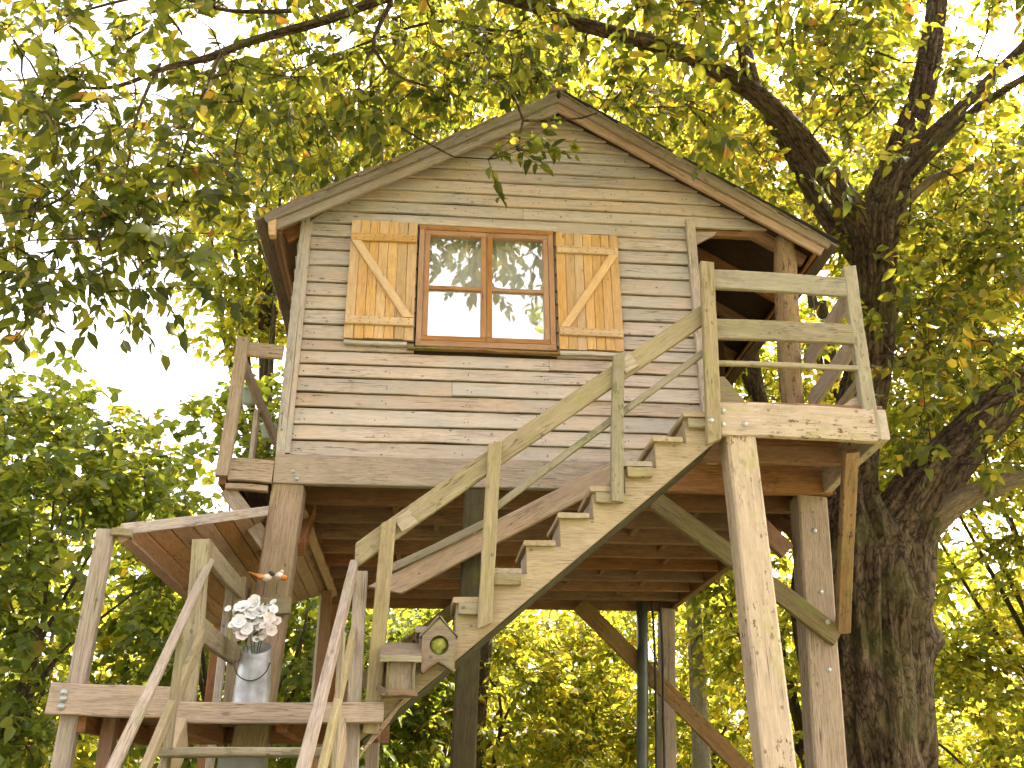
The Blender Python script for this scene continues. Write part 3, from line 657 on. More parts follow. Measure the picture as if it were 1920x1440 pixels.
for px, py in ((120, 1298), (119, 1310), (115, 1325)):
    p = at(px, py, 'Y', -1.142); lathe('bolt', [(0, -.012), (.008, -.012), (.009, -.005), (.017, -.004), (.017, .002)][::-1], m_bolt, land, Matrix.Translation(p) @ Matrix.Rotation(R(90), 4, 'X') @ Matrix.Scale(-1, 4, (0, 0, 1)), 14)

# lean-to roof over the landing
can = thing('lean_to_roof', (0, .3, 0), 'steep lean-to roof with orange boarded underside sloping down from the cabin floor beside the left post', 'roof')
def rq(u, v, h=0): return Vector((-.41+.73*u-.58*h, -1.06+1.34*u+2.72*v, 2.875+.53*u+.8*h))      # a skewed pitch under the platform edge
cd = mesh_obj('roof_sheet', [rq(0, 0, .03), rq(1, 0, .03), rq(1, 1, .03), rq(0, 1, .03), rq(0, 0, .045), rq(1, 0, .045), rq(1, 1, .045), rq(0, 1, .045)],
              [(3, 2, 1, 0), (4, 5, 6, 7), (0, 1, 5, 4), (1, 2, 6, 5), (2, 3, 7, 6), (3, 0, 4, 7)], m_felt, can)
nb = 9; acr = Vector((.73, 0, .53)).normalized()
for k in range(nb):
    u = (k+.5)/nb
    board('roof_board', rq(u, 0, .012), rq(u, 1, .014), .902/nb-.004, .02, acr, m_ceil, can, seg=4, bow=0, skew=(1.4, 1.4))
board('fascia', rq(.02, -.008, .03), rq(.80, -.008, .03), .06, .02, (0, 0, 1), m_trim, can)
board('purlin', rq(1.0, .0, -.02), rq(1.0, 1, -.02), .07, .045, acr, m_ceil, can)
board('purlin', rq(.0, .0, -.015), rq(0.0, 1, -.015), .05, .04, acr, m_ceil, can)
board('support_post', (-.39, 1.55, 0), (-.39, 1.55, 2.86), .08, .08, (1, 0, 0), m_under, can)
board('support_post', (.30, 2.7, 0), (.30, 2.7, 3.36), .09, .09, (1, 0, 0), m_under, can)
board('support_post', (-.16, .62, 0), (-.16, .62, 3.03), .05, .05, (1, 0, 0), m_trim, can)
board('rail_cap', (-.46, -1.06, 2.885), (-.36, -1.04, 2.885), .04, .09, (0, 0, 1), m_olive, can)

# ================================================================ LOWER STAIR
ls = thing('staircase', (.4, -2.5, 0), 'lower flight of open wooden steps with sloping handrails running up to the landing', 'stairs')
sl_ = .895
def lz(y, z0=2.67): return z0+sl_*(y+1.12)
for xt, xb in ((.05, .05), (.795, .735)):
    xg = lambda y: xt+(xb-xt)*(-1.1-y)/1.06
    ye = -3.15
    board('handrail', (xg(-1.05), -1.05, lz(-1.05)), (xg(ye), ye, lz(ye)), .075, .04, (0, 0, 1) if xt > .4 else (.25, 0, 1), m_post, ls, seg=10)
    board('lower_rail', (xg(-1.05)+.02, -1.08, lz(-1.08)-.33), (xg(ye)+.02, ye, lz(ye)-.33), .07, .03, (0, 0, 1), m_olive, ls, seg=8)
    board('stringer', (xt+.0, -1.16, 1.90), (xb+.0, -3.2, 1.90-sl_*2.04), .17, .045, (0, 0, 1), m_stair, ls, seg=6)
    for yy in (-1.5, -3.05):
        board('baluster', (xg(yy)+.025, yy, lz(yy)-.78), (xg(yy)+.02, yy, lz(yy)-.01), .06, .03, (0, 1, 0), m_olive, ls, seg=4)
for k in range(8):
    y = -1.55-.245*k; z = 1.795-.22*k
    board('tread', (.06, y, z), (.76, y, z), .035, .20, (0, 0, 1), m_olive, ls, seg=4)

# ================================================================ SMALL THINGS
# galvanised jug
jug = thing('metal_jug', (.245, -.5, 2.045), 'tall tapered galvanised jug with wire handle standing on the landing', 'jug')
JM = Matrix.Translation((.245, -.5, 2.045))
V, Fc = [], []; nS = 36
prof = [(.0, .0), (.104, .0), (.107, .01), (.104, .03), (.097, .14), (.090, .235), (.084, .26), (.078, .30), (.082, .345), (.080, .346), (.074, .30), (.07, .2)]
for r, zz in prof:
    for k in range(nS):
        a = 2*math.pi*k/nS; zc = zz + (.045*math.sin(a)*max(0, (zz-.26)/.085) if zz > .26 else 0)
        V.append((r*math.cos(a), r*math.sin(a), zc))
for i in range(len(prof)-1):
    for k in range(nS): Fc.append((i*nS+k, i*nS+(k+1) % nS, (i+1)*nS+(k+1) % nS, (i+1)*nS+k))
mesh_obj('jug_body', V, Fc, m_zinc, jug, JM, True)
hp = [(.245+.088*math.cos(a)*1.1, -.5-.09-.02*math.sin(a), 2.30-.095*math.sin(a)) for a in np.linspace(math.pi*1.02, 0-.02, 16)]
hp = [(.245-.086, -.52, 2.32)]+[(.245-.086*math.cos(a)*1.1, -.6-.01*math.sin(a), 2.30-.10*math.sin(a)) for a in np.linspace(.05, math.pi-.05, 14)]+[(.245+.09, -.52, 2.30)]
tube_obj('wire_handle', [(hp, [.0035]*len(hp))], m_wire, jug, 6)
# bouquet in the jug
bq = thing('flower_bouquet', (.25, -.5, 2.35), 'bouquet of white and blush flowers in the metal jug', 'bouquet')
def blossom(c, r, mat, n=6):
    V, Fc = [], []; ax = Vector((random.uniform(-.6, .6), -1, random.uniform(-.1, .9))).normalized(); u = ax.orthogonal().normalized(); v = ax.cross(u)
    for layer in range(3):
        rr = r*(1-.27*layer); lift = .18+.33*layer
        for k in range(n):
            a = 2*math.pi*(k+.5*layer)/n+random.uniform(-.15, .15); d = u*math.cos(a)+v*math.sin(a); s = ax.cross(d); b0 = len(V)
            for t, wv, h in ((.05, .08, 0), (.5, .46, .16), (.85, .42, .26), (1.0, .15, .22)):
                for e in (-1, 0, 1):
                    p = d*(t*rr*(1-.3*layer))+s*(e*wv*rr)+ax*((h*(1+lift*2)+.05*abs(e)*t)*rr+random.uniform(-.03, .03)*rr); V.append(p)
            for q in range(3):
                for e in range(2): Fc.append((b0+q*3+e, b0+q*3+e+1, b0+q*3+4+e, b0+q*3+3+e))
    mesh_obj('blossom', V, Fc, mat, bq, Matrix.Translation(c), True)
for px, py, r, m in ((455, 1140, .048, m_white), (478, 1132, .05, m_white), (470, 1152, .045, m_white), (448, 1165, .04, m_white), (487, 1150, .045, m_white), (437, 1172, .028, m_white), (462, 1178, .038, m_white), (484, 1172, .035, m_white), (445, 1185, .028, m_white), (498, 1172, .036, m_pink), (505, 1160, .036, m_pink), (508, 1182, .034, m_pink), (495, 1192, .03, m_pink), (480, 1200, .022, m_white), (428, 1142, .02, m_white), (513, 1130, .022, m_white), (512, 1143, .028, m_white), (520, 1165, .026, m_pink)):
    blossom(at(px, py, 'Y', -.53+random.uniform(-.04, .03)), r, m)
for k in range(16):
    blossom(at(random.uniform(436, 508), random.uniform(1128, 1192), 'Y', random.uniform(-.54, -.47)), random.uniform(.022, .04), m_white if random.random() < .85 else m_pink)
for k in range(22):
    p = at(random.uniform(440, 505), random.uniform(1140, 1215), 'Y', -.51)
    d = Vector((random.uniform(-1, 1), random.uniform(-1, -.2), random.uniform(-.5, .6))).normalized(); s = d.cross(Vector((0, 0, 1))).normalized()
    l = .055
    mesh_obj('bouquet_leaf', [p, p+d*l*.5+s*l*.3, p+d*l, p+d*l*.5-s*l*.3, p+d*l*.55+Vector((0, 0, .006))], [(0, 1, 4), (1, 2, 4), (2, 3, 4), (3, 0, 4)], m_leafgreen, bq)
for k in range(6):
    a = at(random.uniform(445, 505), random.uniform(1150, 1185), 'Y', -.5)
    tube_obj('stem', [([(.245+random.uniform(-.03, .03), -.5, 2.2), ((.245+a.x)/2, -.5, 2.38), a], [.004, .0035, .003])], m_leafgreen, bq, 5)
# hanging ornament on the post
orn = thing('hanging_ornament', (.26, -.11, 2.78), 'glazed orange, cream and black ornament hanging on the left post above the bouquet', 'ornament')
def blob(name, px, py, sx, sz, mat, tail=0):
    bm = bmesh.new(); bmesh.ops.create_icosphere(bm, subdivisions=3, radius=1)
    for v in bm.verts:
        n_ = 1+.25*noise.noise(v.co*1.6+Vector((px, py, 0))); v.co = Vector((v.co.x*sx*n_-(tail*max(0, -v.co.x)**3*sx), v.co.y*.03*n_, v.co.z*sz*n_*(1-.5*(tail != 0)*max(0, -v.co.x))+tail*max(0, -v.co.x)**2*sz))
    me = bpy.data.meshes.new(name); bm.to_mesh(me); bm.free(); me.materials.append(mat)
    me.polygons.foreach_set('use_smooth', [True]*len(me.polygons))
    return place(bpy.data.objects.new(name, me), Matrix.Translation(at(px, py, 'Y', -.125)), orn)
blob('ornament_piece', 490, 1082, .035, .02, m_orange, 1.6); blob('ornament_piece', 500, 1083, .032, .022, m_cream); blob('ornament_piece', 509, 1076, .016, .016, m_black)
blob('ornament_piece', 524, 1079, .028, .024, m_cream); blob('ornament_piece', 533, 1083, .022, .02, m_orange); blob('ornament_piece', 529, 1072, .012, .011, m_cream)
for px in (472, 496, 520):
    a = at(px, 1090, 'Y', -.13); tube_obj('hanging_wire', [([a, a+Vector((0, 0, -.08))], [.002, .002])], m_wire, orn, 5)
# pots on the balcony
for px, py, lab in ((468, 742, 'small blue grey flower pot hooked high on the balcony railing'), (503, 808, 'small blue grey flower pot hooked low on the balcony railing')):
    c = at(px, py, 'X', -.24); s = .9
    pot = thing('flower_pot', c, lab, 'flower pot', 'pots hooked on the balcony railing')
    M = Matrix.Translation(c - Vector((0, 0, .07)))
    lathe('pot_body', [(0, 0), (.05, 0), (.068, .105), (.078, .106), (.079, .125), (.071, .125), (.066, .1)], m_pot, pot, M, 20)
    lathe('soil', [(0, .10), (.067, .10)], m_black, pot, M, 20)
    for k in range(14):
        a = random.uniform(0, 6.28); d = Vector((math.cos(a), math.sin(a), random.uniform(-.9, .6) if py < 780 else random.uniform(.3, 1.5))).normalized(); p = Vector(c)+Vector((0, 0, .04)); l = random.uniform(.06, .12); sd = d.cross(Vector((.2, .1, 1))).normalized()
        mesh_obj('pot_leaf', [p, p+d*l*.5+sd*l*.22, p+d*l, p+d*l*.5-sd*l*.22, p+d*l*.5+Vector((0, 0, .008))], [(0, 1, 4), (1, 2, 4), (2, 3, 4), (3, 0, 4)], m_leafgreen, pot)
# bird houses on the stair stringer
def tri_house():
    c = at(822, 1218, 'Y', -1.10); t = thing('bird_house', c, 'pentagonal wooden bird house with round hole stuffed with moss on the stair', 'bird house', 'bird houses on the stair')
    w2, y0 = .085, -1.17
    outl = [(-w2, -.115), (0, -.055), (w2-.01, -.105), (w2, .055), (0, .145), (-w2, .055)]
    # front with a round hole
    n = 32; hole = [(.048*math.cos(2*math.pi*k/n)+.002, .048*math.sin(2*math.pi*k/n)+.012) for k in range(n)]
    bm = bmesh.new()
    ov = [bm.verts.new((x, 0, z)) for x, z in outl]; hv = [bm.verts.new((x, 0, z)) for x, z in hole]
    ed = [bm.edges.new((ov[i], ov[(i+1) % 6])) for i in range(6)] + [bm.edges.new((hv[i], hv[(i+1) % n])) for i in range(n)]
    g = bmesh.ops.triangle_fill(bm, use_beauty=True, use_dissolve=False, edges=ed)
    fs = [f for f in bm.faces if not all(v in hv for v in f.verts)]
    for f in list(bm.faces):
        if f not in fs: bm.faces.remove(f)
    ex = bmesh.ops.extrude_face_region(bm, geom=list(bm.faces)); bmesh.ops.translate(bm, vec=(0, .014, 0), verts=[v for v in ex['geom'] if isinstance(v, bmesh.types.BMVert)])
    bmesh.ops.recalc_face_normals(bm, faces=bm.faces)
    me = bpy.data.meshes.new('front'); bm.to_mesh(me); bm.free(); me.materials.append(m_bird)
    place(bpy.data.objects.new('front', me), Matrix.Translation((c.x, y0, c.z)), t)
    plate('back', [(c.x+x, y0+.10, c.z+z) for x, z in outl], .012, (0, 1, 0), m_bird, t)
    for sx in (-1, 1):
        board('roof_panel', (c.x+sx*(w2+.03)*.5-sx*.012, y0+.045, c.z+.115), (c.x+sx*(w2+.03)*.5+sx*.0001-sx*.012, y0+.0451, c.z+.115), .1, .1, (0, 1, 0), m_bird, t) if False else \
        board('roof_panel', (c.x+sx*.002, y0+.05, c.z+.158), (c.x+sx*(w2+.010), y0+.055, c.z+.058), .115, .009, (0, 1, 0), m_bird, t, seg=2)
        board('side_panel', (c.x+sx*(w2-.008), y0+.057, c.z-.1), (c.x+sx*(w2-.008), y0+.057, c.z+.05), .082, .012, (0, 1, 0), m_bird, t, seg=2)
        board('bottom_panel', (c.x, y0+.05, c.z-.062), (c.x+sx*(w2-.005), y0+.05, c.z-.118+.008*(sx > 0)), .1, .012, (0, 1, 0), m_bird, t, seg=2)
    bm = bmesh.new(); bmesh.ops.create_icosphere(bm, subdivisions=3, radius=.055)
    for v in bm.verts: v.co *= 1+.12*noise.noise(v.co*40)
    me = bpy.data.meshes.new('moss_stuffing'); bm.to_mesh(me); bm.free(); me.materials.append(m_mossball)
    place(bpy.data.objects.new('moss_stuffing', me), Matrix.Translation((c.x, y0+.062, c.z+.012)), t)
tri_house()
def box_house():
    c = at(752, 1262, 'Y', -1.16); t = thing('bird_house', c, 'boxy wooden bird feeder with mossy sloping lid and bottom tray on the stair', 'bird house', 'bird houses on the stair')
    x, y, z = c
    slab('feeder_box', (x-.068, y-.005, z-.085), (x+.068, y+.10, z+.065), m_bird, t)
    board('front_panel', (x, y-.012, z-.08), (x, y-.012, z+.06), .112, .012, (1, 0, 0), m_bird, t, seg=2)
    for s in (-1, 1): board('front_batten', (x+s*.064, y-.014, z-.085), (x+s*.064, y-.014, z+.065), .014, .016, (1, 0, 0), m_bird, t, seg=2)
    board('lid', (x-.105, y+.015, z+.105), (x+.10, y+.015, z+.105), .15, .016, (0, -1, -.75), m_bird, t, seg=3)
    board('lid_edge', (x-.104, y-.048, z+.062), (x+.099, y-.048, z+.062), .03, .012, (0, 0, 1), m_olive, t, seg=3)
    board('tray', (x-.09, y+.02, z-.105), (x+.085, y+.02, z-.105), .13, .014, (0, 1, 0), m_bird, t, seg=2)
    board('tray_lip', (x-.06, y-.052, z-.098), (x+.085, y-.052, z-.098), .03, .01, (0, 0, 1), m_bird, t, seg=2)
    board('tray_lip', (x-.115, y+.03, z-.06), (x-.06, y-.052, z-.10), .03, .01, (0, 0, 1), m_bird, t, seg=2)
    board('hanger', (x, y+.118, z-.08), (x, y+.118, z+.1), .08, .02, (1, 0, 0), m_bird, t, seg=2)
box_house()
# drum below the landing
dr = lathe('storage_drum', [(0, 1.86), (.115, 1.86), (.122, 1.84), (.122, 1.5), (.128, 1.48), (.128, 1.44), (.122, 1.42), (.122, .5), (.128, .48), (.122, .44), (.122, 0), (0, 0)][::-1], m_dgrey, None, Matrix.Translation((.235, -.55, 0)), 32)
tag(dr, 'grey upright cylinder standing below the landing planks', 'drum')
# drainpipe and cables at the back
tag(tube_obj('drainpipe', [([(3.545, 4.0, 3.62), (3.50, 4.0, 2.8), (3.43, 4.0, 1.8), (3.3, 4.0, 0)], [.06]*4)], m_pipe, None, 16), 'grey green downpipe beside the rear post under the cabin', 'pipe')
for dx, lab in ((0, 'dark cable hanging close beside the grey green downpipe'), (.085, 'dark cable hanging between the downpipe and the rear post')):
    P, Q = smooth_path([(3.64+dx, 3.95, 3.6), (3.63+dx, 3.95, 3.0), (3.60+dx*.9, 3.95, 2.4), (3.56+dx, 3.95, 1.8), (3.46+dx, 3.95, .6), (3.44+dx, 3.95, 0)], [.013]*6)
    tag(tube_obj('cable', [(P, Q)], m_wire, None, 8), lab, 'cable')
P, Q = smooth_path([(.235, 3.0, 3.45), (.225, 3.0, 2.6), (.22, 3.0, 0)], [.03, .03, .03])
tag(tube_obj('pale_pole', [(P, Q)], m_birch, None, 10), 'slim pale pole standing behind the left post', 'pole')

# ================================================================ TREES
LT = np.array([(0, 0, 0), (.36, 0, -.02), (.70, 0, -.05), (1, 0, -.16), (.30, .23, .055), (.66, .19, .02), (.30, -.23, .055), (.66, -.19, .02)])
LF = [(0, 6, 1), (0, 1, 4), (1, 6, 7, 2), (1, 2, 5, 4), (2, 7, 3), (2, 3, 5)]
def nrmz(a): return a/np.maximum(np.linalg.norm(a, axis=-1, keepdims=True), 1e-9)
def leaves_on(bases, dirs, lens, per, size, droop=.5, flat=.8):
    """leaves along twigs -> origin, axis, normal, length, width factor"""
    n = len(bases); T = np.tile(np.linspace(.2, 1, per), (n, 1)) + rng.normal(0, .04, (n, per))
    side = nrmz(np.cross(dirs, np.array([0, 0, 1.0]))+rng.normal(0, .12, (n, 3)))
    sgn = np.where(np.arange(per) % 2 == 0, 1, -1)[None, :, None]
    sgn = np.broadcast_to(sgn, (n, per, 1)).copy(); sgn[:, -1] = rng.normal(0, .25, (n, 1))
    o = bases[:, None]+dirs[:, None]*(lens[:, None, None]*T[..., None]); o[..., 2] -= .10*lens[:, None]*T**2
    ax = dirs[:, None]*.65+side[:, None]*sgn*.85+rng.normal(0, .28, (n, per, 3)); ax[..., 2] -= droop
    ax = nrmz(ax); nm = rng.normal(0, .55, (n, per, 3)); nm[..., 2] += flat
    nm = nm-ax*np.sum(nm*ax, -1, keepdims=True); nm = nrmz(nm)
    ln = size*rng.uniform(.5, 1.3, (n, per)); wf = rng.uniform(.85, 1.3, (n, per))
    f = lambda a: a.reshape(-1, *a.shape[2:])
    return f(o), f(ax), f(nm), f(ln), f(wf)
def leaf_mesh(name, o, ax, nm, ln, wf, tone, mat):
    n = len(o); b = np.cross(nm, ax)
    curl = rng.uniform(.3, 2.2, n)
    P = o[:, None]+ln[:, None, None]*(LT[None, :, 0:1]*ax[:, None]+LT[None, :, 1:2]*wf[:, None, None]*b[:, None]+LT[None, :, 2:3]*curl[:, None, None]*nm[:, None])
    me = bpy.data.meshes.new(name); k = len(LT); me.vertices.add(n*k); me.vertices.foreach_set('co', P.reshape(-1).astype(np.float32))
    li = np.array([i for f in LF for i in f]); ls_ = np.array([len(f) for f in LF]); nl = len(li)
    me.loops.add(n*nl); me.loops.foreach_set('vertex_index', (li[None]+np.arange(n)[:, None]*k).reshape(-1).astype(np.int32))
    me.polygons.add(n*len(LF)); st = np.concatenate([[0], np.cumsum(ls_)[:-1]])
    me.polygons.foreach_set('loop_start', (st[None]+np.arange(n)[:, None]*nl).reshape(-1).astype(np.int32))
    me.polygons.foreach_set('use_smooth', np.ones(n*len(LF), bool))
    a = me.attributes.new('tone', 'FLOAT', 'POINT'); a.data.foreach_set('value', np.repeat(tone, k).astype(np.float32))
    me.materials.append(mat); me.update(calc_edges=True); me.validate(); return me
def twig_mesh(name, segs, mat):
    """segs: (p, q, r0, r1) arrays -> three-sided tapered sticks"""
    p, q, r0, r1 = [np.array(x, float) for x in zip(*segs)] if isinstance(segs, list) else segs
    d = nrmz(q-p); u = nrmz(np.cross(d, np.array([.31, .2, .93]))); v = np.cross(d, u); n = len(p)
    an = np.array([0, 2.094, 4.189]); ring = np.cos(an)[None, :, None]*u[:, None]+np.sin(an)[None, :, None]*v[:, None]
    P = np.concatenate([p[:, None]+ring*r0[:, None, None], q[:, None]+ring*r1[:, None, None]], 1)
    me = bpy.data.meshes.new(name); me.vertices.add(n*6); me.vertices.foreach_set('co', P.reshape(-1).astype(np.float32))
    fc = np.array([0, 1, 4, 3, 1, 2, 5, 4, 2, 0, 3, 5]); me.loops.add(n*12)
    me.loops.foreach_set('vertex_index', (fc[None]+np.arange(n)[:, None]*6).reshape(-1).astype(np.int32))
    me.polygons.add(n*3); me.polygons.foreach_set('loop_start', (np.arange(n*3)*4).astype(np.int32)); me.polygons.foreach_set('use_smooth', np.ones(n*3, bool))
    a = me.attributes.new('bark', 'FLOAT_VECTOR', 'POINT'); a.data.foreach_set('vector', (P.reshape(-1)).astype(np.float32))
    me.materials.append(mat); me.update(calc_edges=True); me.validate(); return me
def grow(nodes, clusters):
    """join every cluster point to the nearest wood, nearest first; returns stick segments and twig bases/directions"""
    nodes = [np.array(n, float) for n in nodes]; segs = []; NA = np.zeros((len(nodes)+len(clusters)*4, 3)); NA[:len(nodes)] = nodes; c = len(nodes)
    rem = np.array(clusters, float); base = np.array(nodes)
    d0 = np.full(len(rem), 1e9)
    for s in range(0, len(base), 200): d0 = np.minimum(d0, np.linalg.norm(rem[:, None]-base[None, s:s+200], axis=2).min(1))
    B, D = [], []
    for i in np.argsort(d0):
        p = rem[i]; dd = np.linalg.norm(NA[:c]-p, axis=1); j = int(np.argmin(dd)); q = NA[j].copy(); L = dd[j]
        if L > 1e-6:
            m = (p+q)/2+rng.normal(0, .09, 3)*L; m[2] += .08*L; m1 = (q+m)/2+rng.normal(0, .04, 3)*L; m2 = (m+p)/2+rng.normal(0, .04, 3)*L
            r = min(.022, .005+.009*L); ch = [q, m1, m, m2, p]
            for k in range(4): segs.append((ch[k], ch[k+1], r*(1-.16*k), r*(1-.16*(k+1))))
            NA[c:c+4] = [m1, m, m2, p]; c += 4
            d = (p-m)/np.linalg.norm(p-m)
        else: d = np.array([0, 0, 1.0])
        B.append(p); D.append(d)
    return segs, np.array(B), np.array(D)
def make_tree(name, label, cat, base, wood_paths, clusters, lmat, bmat, size, per=7, twigs=3, tl=(.22, .45), pieces=0, trunk_kw=None, droop=.5, flat=.8, spread=.9, tone_fn=None, wide=1.0, group=None, sides=28, burls=(), pale=()):
    t = thing(name, base, label, cat, group)
    V, Fc, A, nodes = [], [], [], []
    for i, (P, Rr) in enumerate(wood_paths):
        if i in pale: continue
        S, Q = smooth_path(P, Rr, .035 if Rr[0] > .3 else .07 if Rr[0] > .1 else .12)
        s_ = 112 if Rr[0] > .3 else (sides if Rr[0] > .1 else 12)
        tube(V, Fc, A, S, Q, s_, ridge=(.12 if Rr[0] > .3 else .05 if Rr[0] > .1 else .03), rs=3.2 if Rr[0] > .3 else 2.2, lump=.12 if Rr[0] > .3 else .08, seed=i*7.3, ropes=(.27 if Rr[0] > .3 else .05 if Rr[0] > .14 else 0), burls=burls)
        nodes += [S[k] for k in range(len(S)//4 if i == 0 else 0, len(S), 2)]
    for i in pale:
        V2, F2, A2 = [], [], []; S, Q = smooth_path(*wood_paths[i], .08); tube(V2, F2, A2, S, [q*1.02 for q in Q], 24, ridge=.02, rs=2.2, lump=.08, seed=3.)
        lo = mesh_obj('limb', V2, F2, m_palebark, t, smooth=True); lo['label'] = 'pale smooth limb'
        a = lo.data.attributes.new('bark', 'FLOAT_VECTOR', 'POINT'); a.data.foreach_set('vector', np.array(A2, np.float32).reshape(-1))
    tr = mesh_obj('trunk', V, Fc, bmat, t, smooth=True)
    a = tr.data.attributes.new('bark', 'FLOAT_VECTOR', 'POINT'); a.data.foreach_set('vector', np.array(A, np.float32).reshape(-1))
    segs, B, D = grow(nodes, clusters)
    n = len(B); Bx = np.repeat(B, twigs, 0); dx = nrmz(np.repeat(D, twigs, 0)+rng.normal(0, spread, (n*twigs, 3))*np.array([1, 1, .75])); ln = rng.uniform(*tl, n*twigs)
    end = Bx+dx*ln[:, None]; end[:, 2] -= .10*ln
    sg = list(segs)+[(Bx[i], end[i], .0038, .0015) for i in range(len(Bx))]
    place(bpy.data.objects.new('branches', twig_mesh('branches', sg, bmat)), Matrix.Identity(4), t)['kind'] = 'stuff'
    o, ax, nm, l, wf = leaves_on(Bx, dx, ln, per, size, droop, flat); wf = wf*wide
    tone = np.clip(rng.beta(1.5, 1.9, len(o))+np.repeat(rng.normal(0, .09, n), twigs*per), 0, .93)
    rare = rng.random(len(o)); tone = np.where(rare < .018, rng.uniform(.93, 1, len(o)), tone)
    if tone_fn is not None: tone = np.where(tone < .93, np.clip(tone+tone_fn(o), 0, .9), tone)
    pick = np.zeros(len(o), bool)
    if pieces:
        x, y, zz = proj(o+ax*l[:, None]*.5); ok = (zz > 1) & (x > 5) & (x < 1915) & (y > 5) & (y < 1435)
        fx, fy, _ = proj(o); gx, gy, _ = proj(o+ax*l[:, None]); sz = np.hypot(gx-fx, gy-fy)*np.where(ok, 1, 0); pick[np.argsort(-sz)[:pieces]] = True
    k = ~pick
    cm = leaf_mesh('crown', o[k], ax[k], nm[k], l[k], wf[k], tone[k], lmat)
    cw = place(bpy.data.objects.new('crown', cm), Matrix.Identity(4), t); cw['kind'] = 'stuff'
    if pieces:
        var = []
        for v in range(10):
            z3 = np.zeros((1, 3)); var.append(leaf_mesh('leaf', z3, np.array([[1., 0, 0]]), np.array([[0, 0, 1.]]), np.ones(1), np.array([.9+.03*v]), np.array([min(.9, .12+.08*v)]), lmat))
        for i in np.where(pick)[0]:
            b = np.cross(nm[i], ax[i]); s = l[i]; vi = int(np.clip((tone[i]-.12)/.08, 0, 9))
            M = Matrix(((ax[i][0]*s, b[0]*s, nm[i][0]*s, o[i][0]), (ax[i][1]*s, b[1]*s, nm[i][1]*s, o[i][1]), (ax[i][2]*s, b[2]*s, nm[i][2]*s, o[i][2]), (0, 0, 0, 1)))
            place(bpy.data.objects.new('leaf', var[vi]), M, cw)
    return t

# silhouette of the house in the photograph: nothing of the crown hangs in front of it
HOUSE = [(500, 400), (1040, 183), (1550, 440), (1580, 500), (1660, 830), (1600, 1440), (60, 1440), (180, 1000), (398, 900), (448, 636), (520, 620)]
def in_poly(x, y, poly):
    c = np.zeros(len(x), bool); j = len(poly)-1
    for i in range(len(poly)):
        xi, yi = poly[i]; xj, yj = poly[j]
        c ^= ((yi > y) != (yj > y)) & (x < (xj-xi)*(y-yi)/(yj-yi+1e-9)+xi); j = i
    return c
def clear_house(C, pad=.3):
    x, y, zz = proj(C)
    bad = (in_poly(x, y, HOUSE) | in_poly(x, y+48, HOUSE) | in_poly(x+25, y+25, HOUSE) | in_poly(x-25, y+25, HOUSE)) & (C[:, 1] < 2.0) & (zz > 0)
    bad |= in_poly(x, y, HOUSE) & (C[:, 1] < 4.4) & (zz > 0)
    rz = RZ-SL*np.abs(C[:, 0]-RX)+pad
    bad |= (C[:, 0] > -.6) & (C[:, 0] < 4.6) & (C[:, 1] > -.5) & (C[:, 1] < 4.2) & (C[:, 2] < rz) & (C[:, 2] > 1.2)
    bad |= (np.linalg.norm(C-EYE, axis=1) < 3.6)
    return C[~bad]
def px3(L):  # (px, py, Y, r) -> point list, radii
    return [tuple(at(a, b, 'Y', y)) for a, b, y, r in L], [r*.8 if r < .34 else r*.9 for a, b, y, r in L]

# ---- the big shade tree beside the porch
TW = []
TW.append(([(4.42, .95, -.1), (4.42, .95, .5), (4.43, .95, 1.2), (4.43, .93, 1.8), (4.46, .92, 2.4), (4.50, .93, 2.95), (4.60, .95, 3.35), (4.66, .97, 3.7)], [.56, .43, .345, .325, .38, .44, .40, .32]))
TW.append(px3([(1610, 1060, .95, .36), (1590, 960, 1.0, .27), (1600, 830, 1.05, .22), (1630, 680, 1.05, .205), (1640, 540, 1.0, .205), (1640, 440, .95, .23), (1650, 400, .95, .21), (1690, 290, .95, .165), (1725, 190, .95, .14), (1745, 90, .95, .12), (1757, 0, .95, .11), (1762, -130, .95, .08), (1740, -300, .9, .05)]))
TW.append(px3([(1650, 1080, .9, .38), (1690, 1000, .85, .30), (1735, 920, .8, .25), (1790, 850, .75, .20), (1870, 765, .7, .17), (1960, 690, .6, .14), (2080, 580, .5, .11), (2230, 430, .4, .07)]))
TW.append(px3([(1670, 1080, .85, .12), (1725, 1005, .78, .14), (1790, 945, .6, .115), (1870, 910, .5, .09), (1960, 880, .4, .07), (2100, 830, .3, .05)]))
TW.append(px3([(1640, 470, .95, .20), (1600, 395, .9, .15), (1545, 320, .85, .13), (1480, 235, .75, .12), (1400, 165, .65, .11), (1300, 108, .5, .095), (1200, 75, .35, .085), (1090, 45, .2, .075), (980, 5, .0, .065), (860, -25, -.15, .055), (740, -8, -.35, .05), (610, 38, -.55, .042), (475, 76, -.7, .036), (390, 108, -.8, .03), (310, 128, -.9, .022), (200, 165, -1.0, .015), (60, 150, -1.1, .01)]))
TW.append(px3([(415, 100, -.78, .020), (380, 180, -.8, .017), (345, 285, -.85, .012), (310, 385, -.9, .006)]))
TW.append(px3([(560, 20, -.6, .022), (430, 20, -.9, .018), (300, -10, -1.2, .014), (120, 30, -1.5, .008)]))
TW.append(px3([(300, 120, -.9, .014), (255, 220, -1.0, .011), (235, 330, -1.1, .008), (180, 470, -1.2, .005)]))
TW.append(px3([(1625, 500, 1.05, .13), (1545, 400, 1.2, .10), (1490, 300, 1.3, .09), (1420, 170, 1.4, .075), (1395, 40, 1.5, .06), (1380, -120, 1.6, .04)]))
TW.append(px3([(1695, 300, .95, .10), (1755, 245, .9, .085), (1840, 165, .85, .075), (1930, 75, .8, .06), (2040, -40, .7, .04)]))
TW.append(px3([(1690, 340, .9, .09), (1755, 275, .75, .07), (1830, 205, .6, .055), (1930, 140, .45, .04), (2060, 60, .3, .025)]))
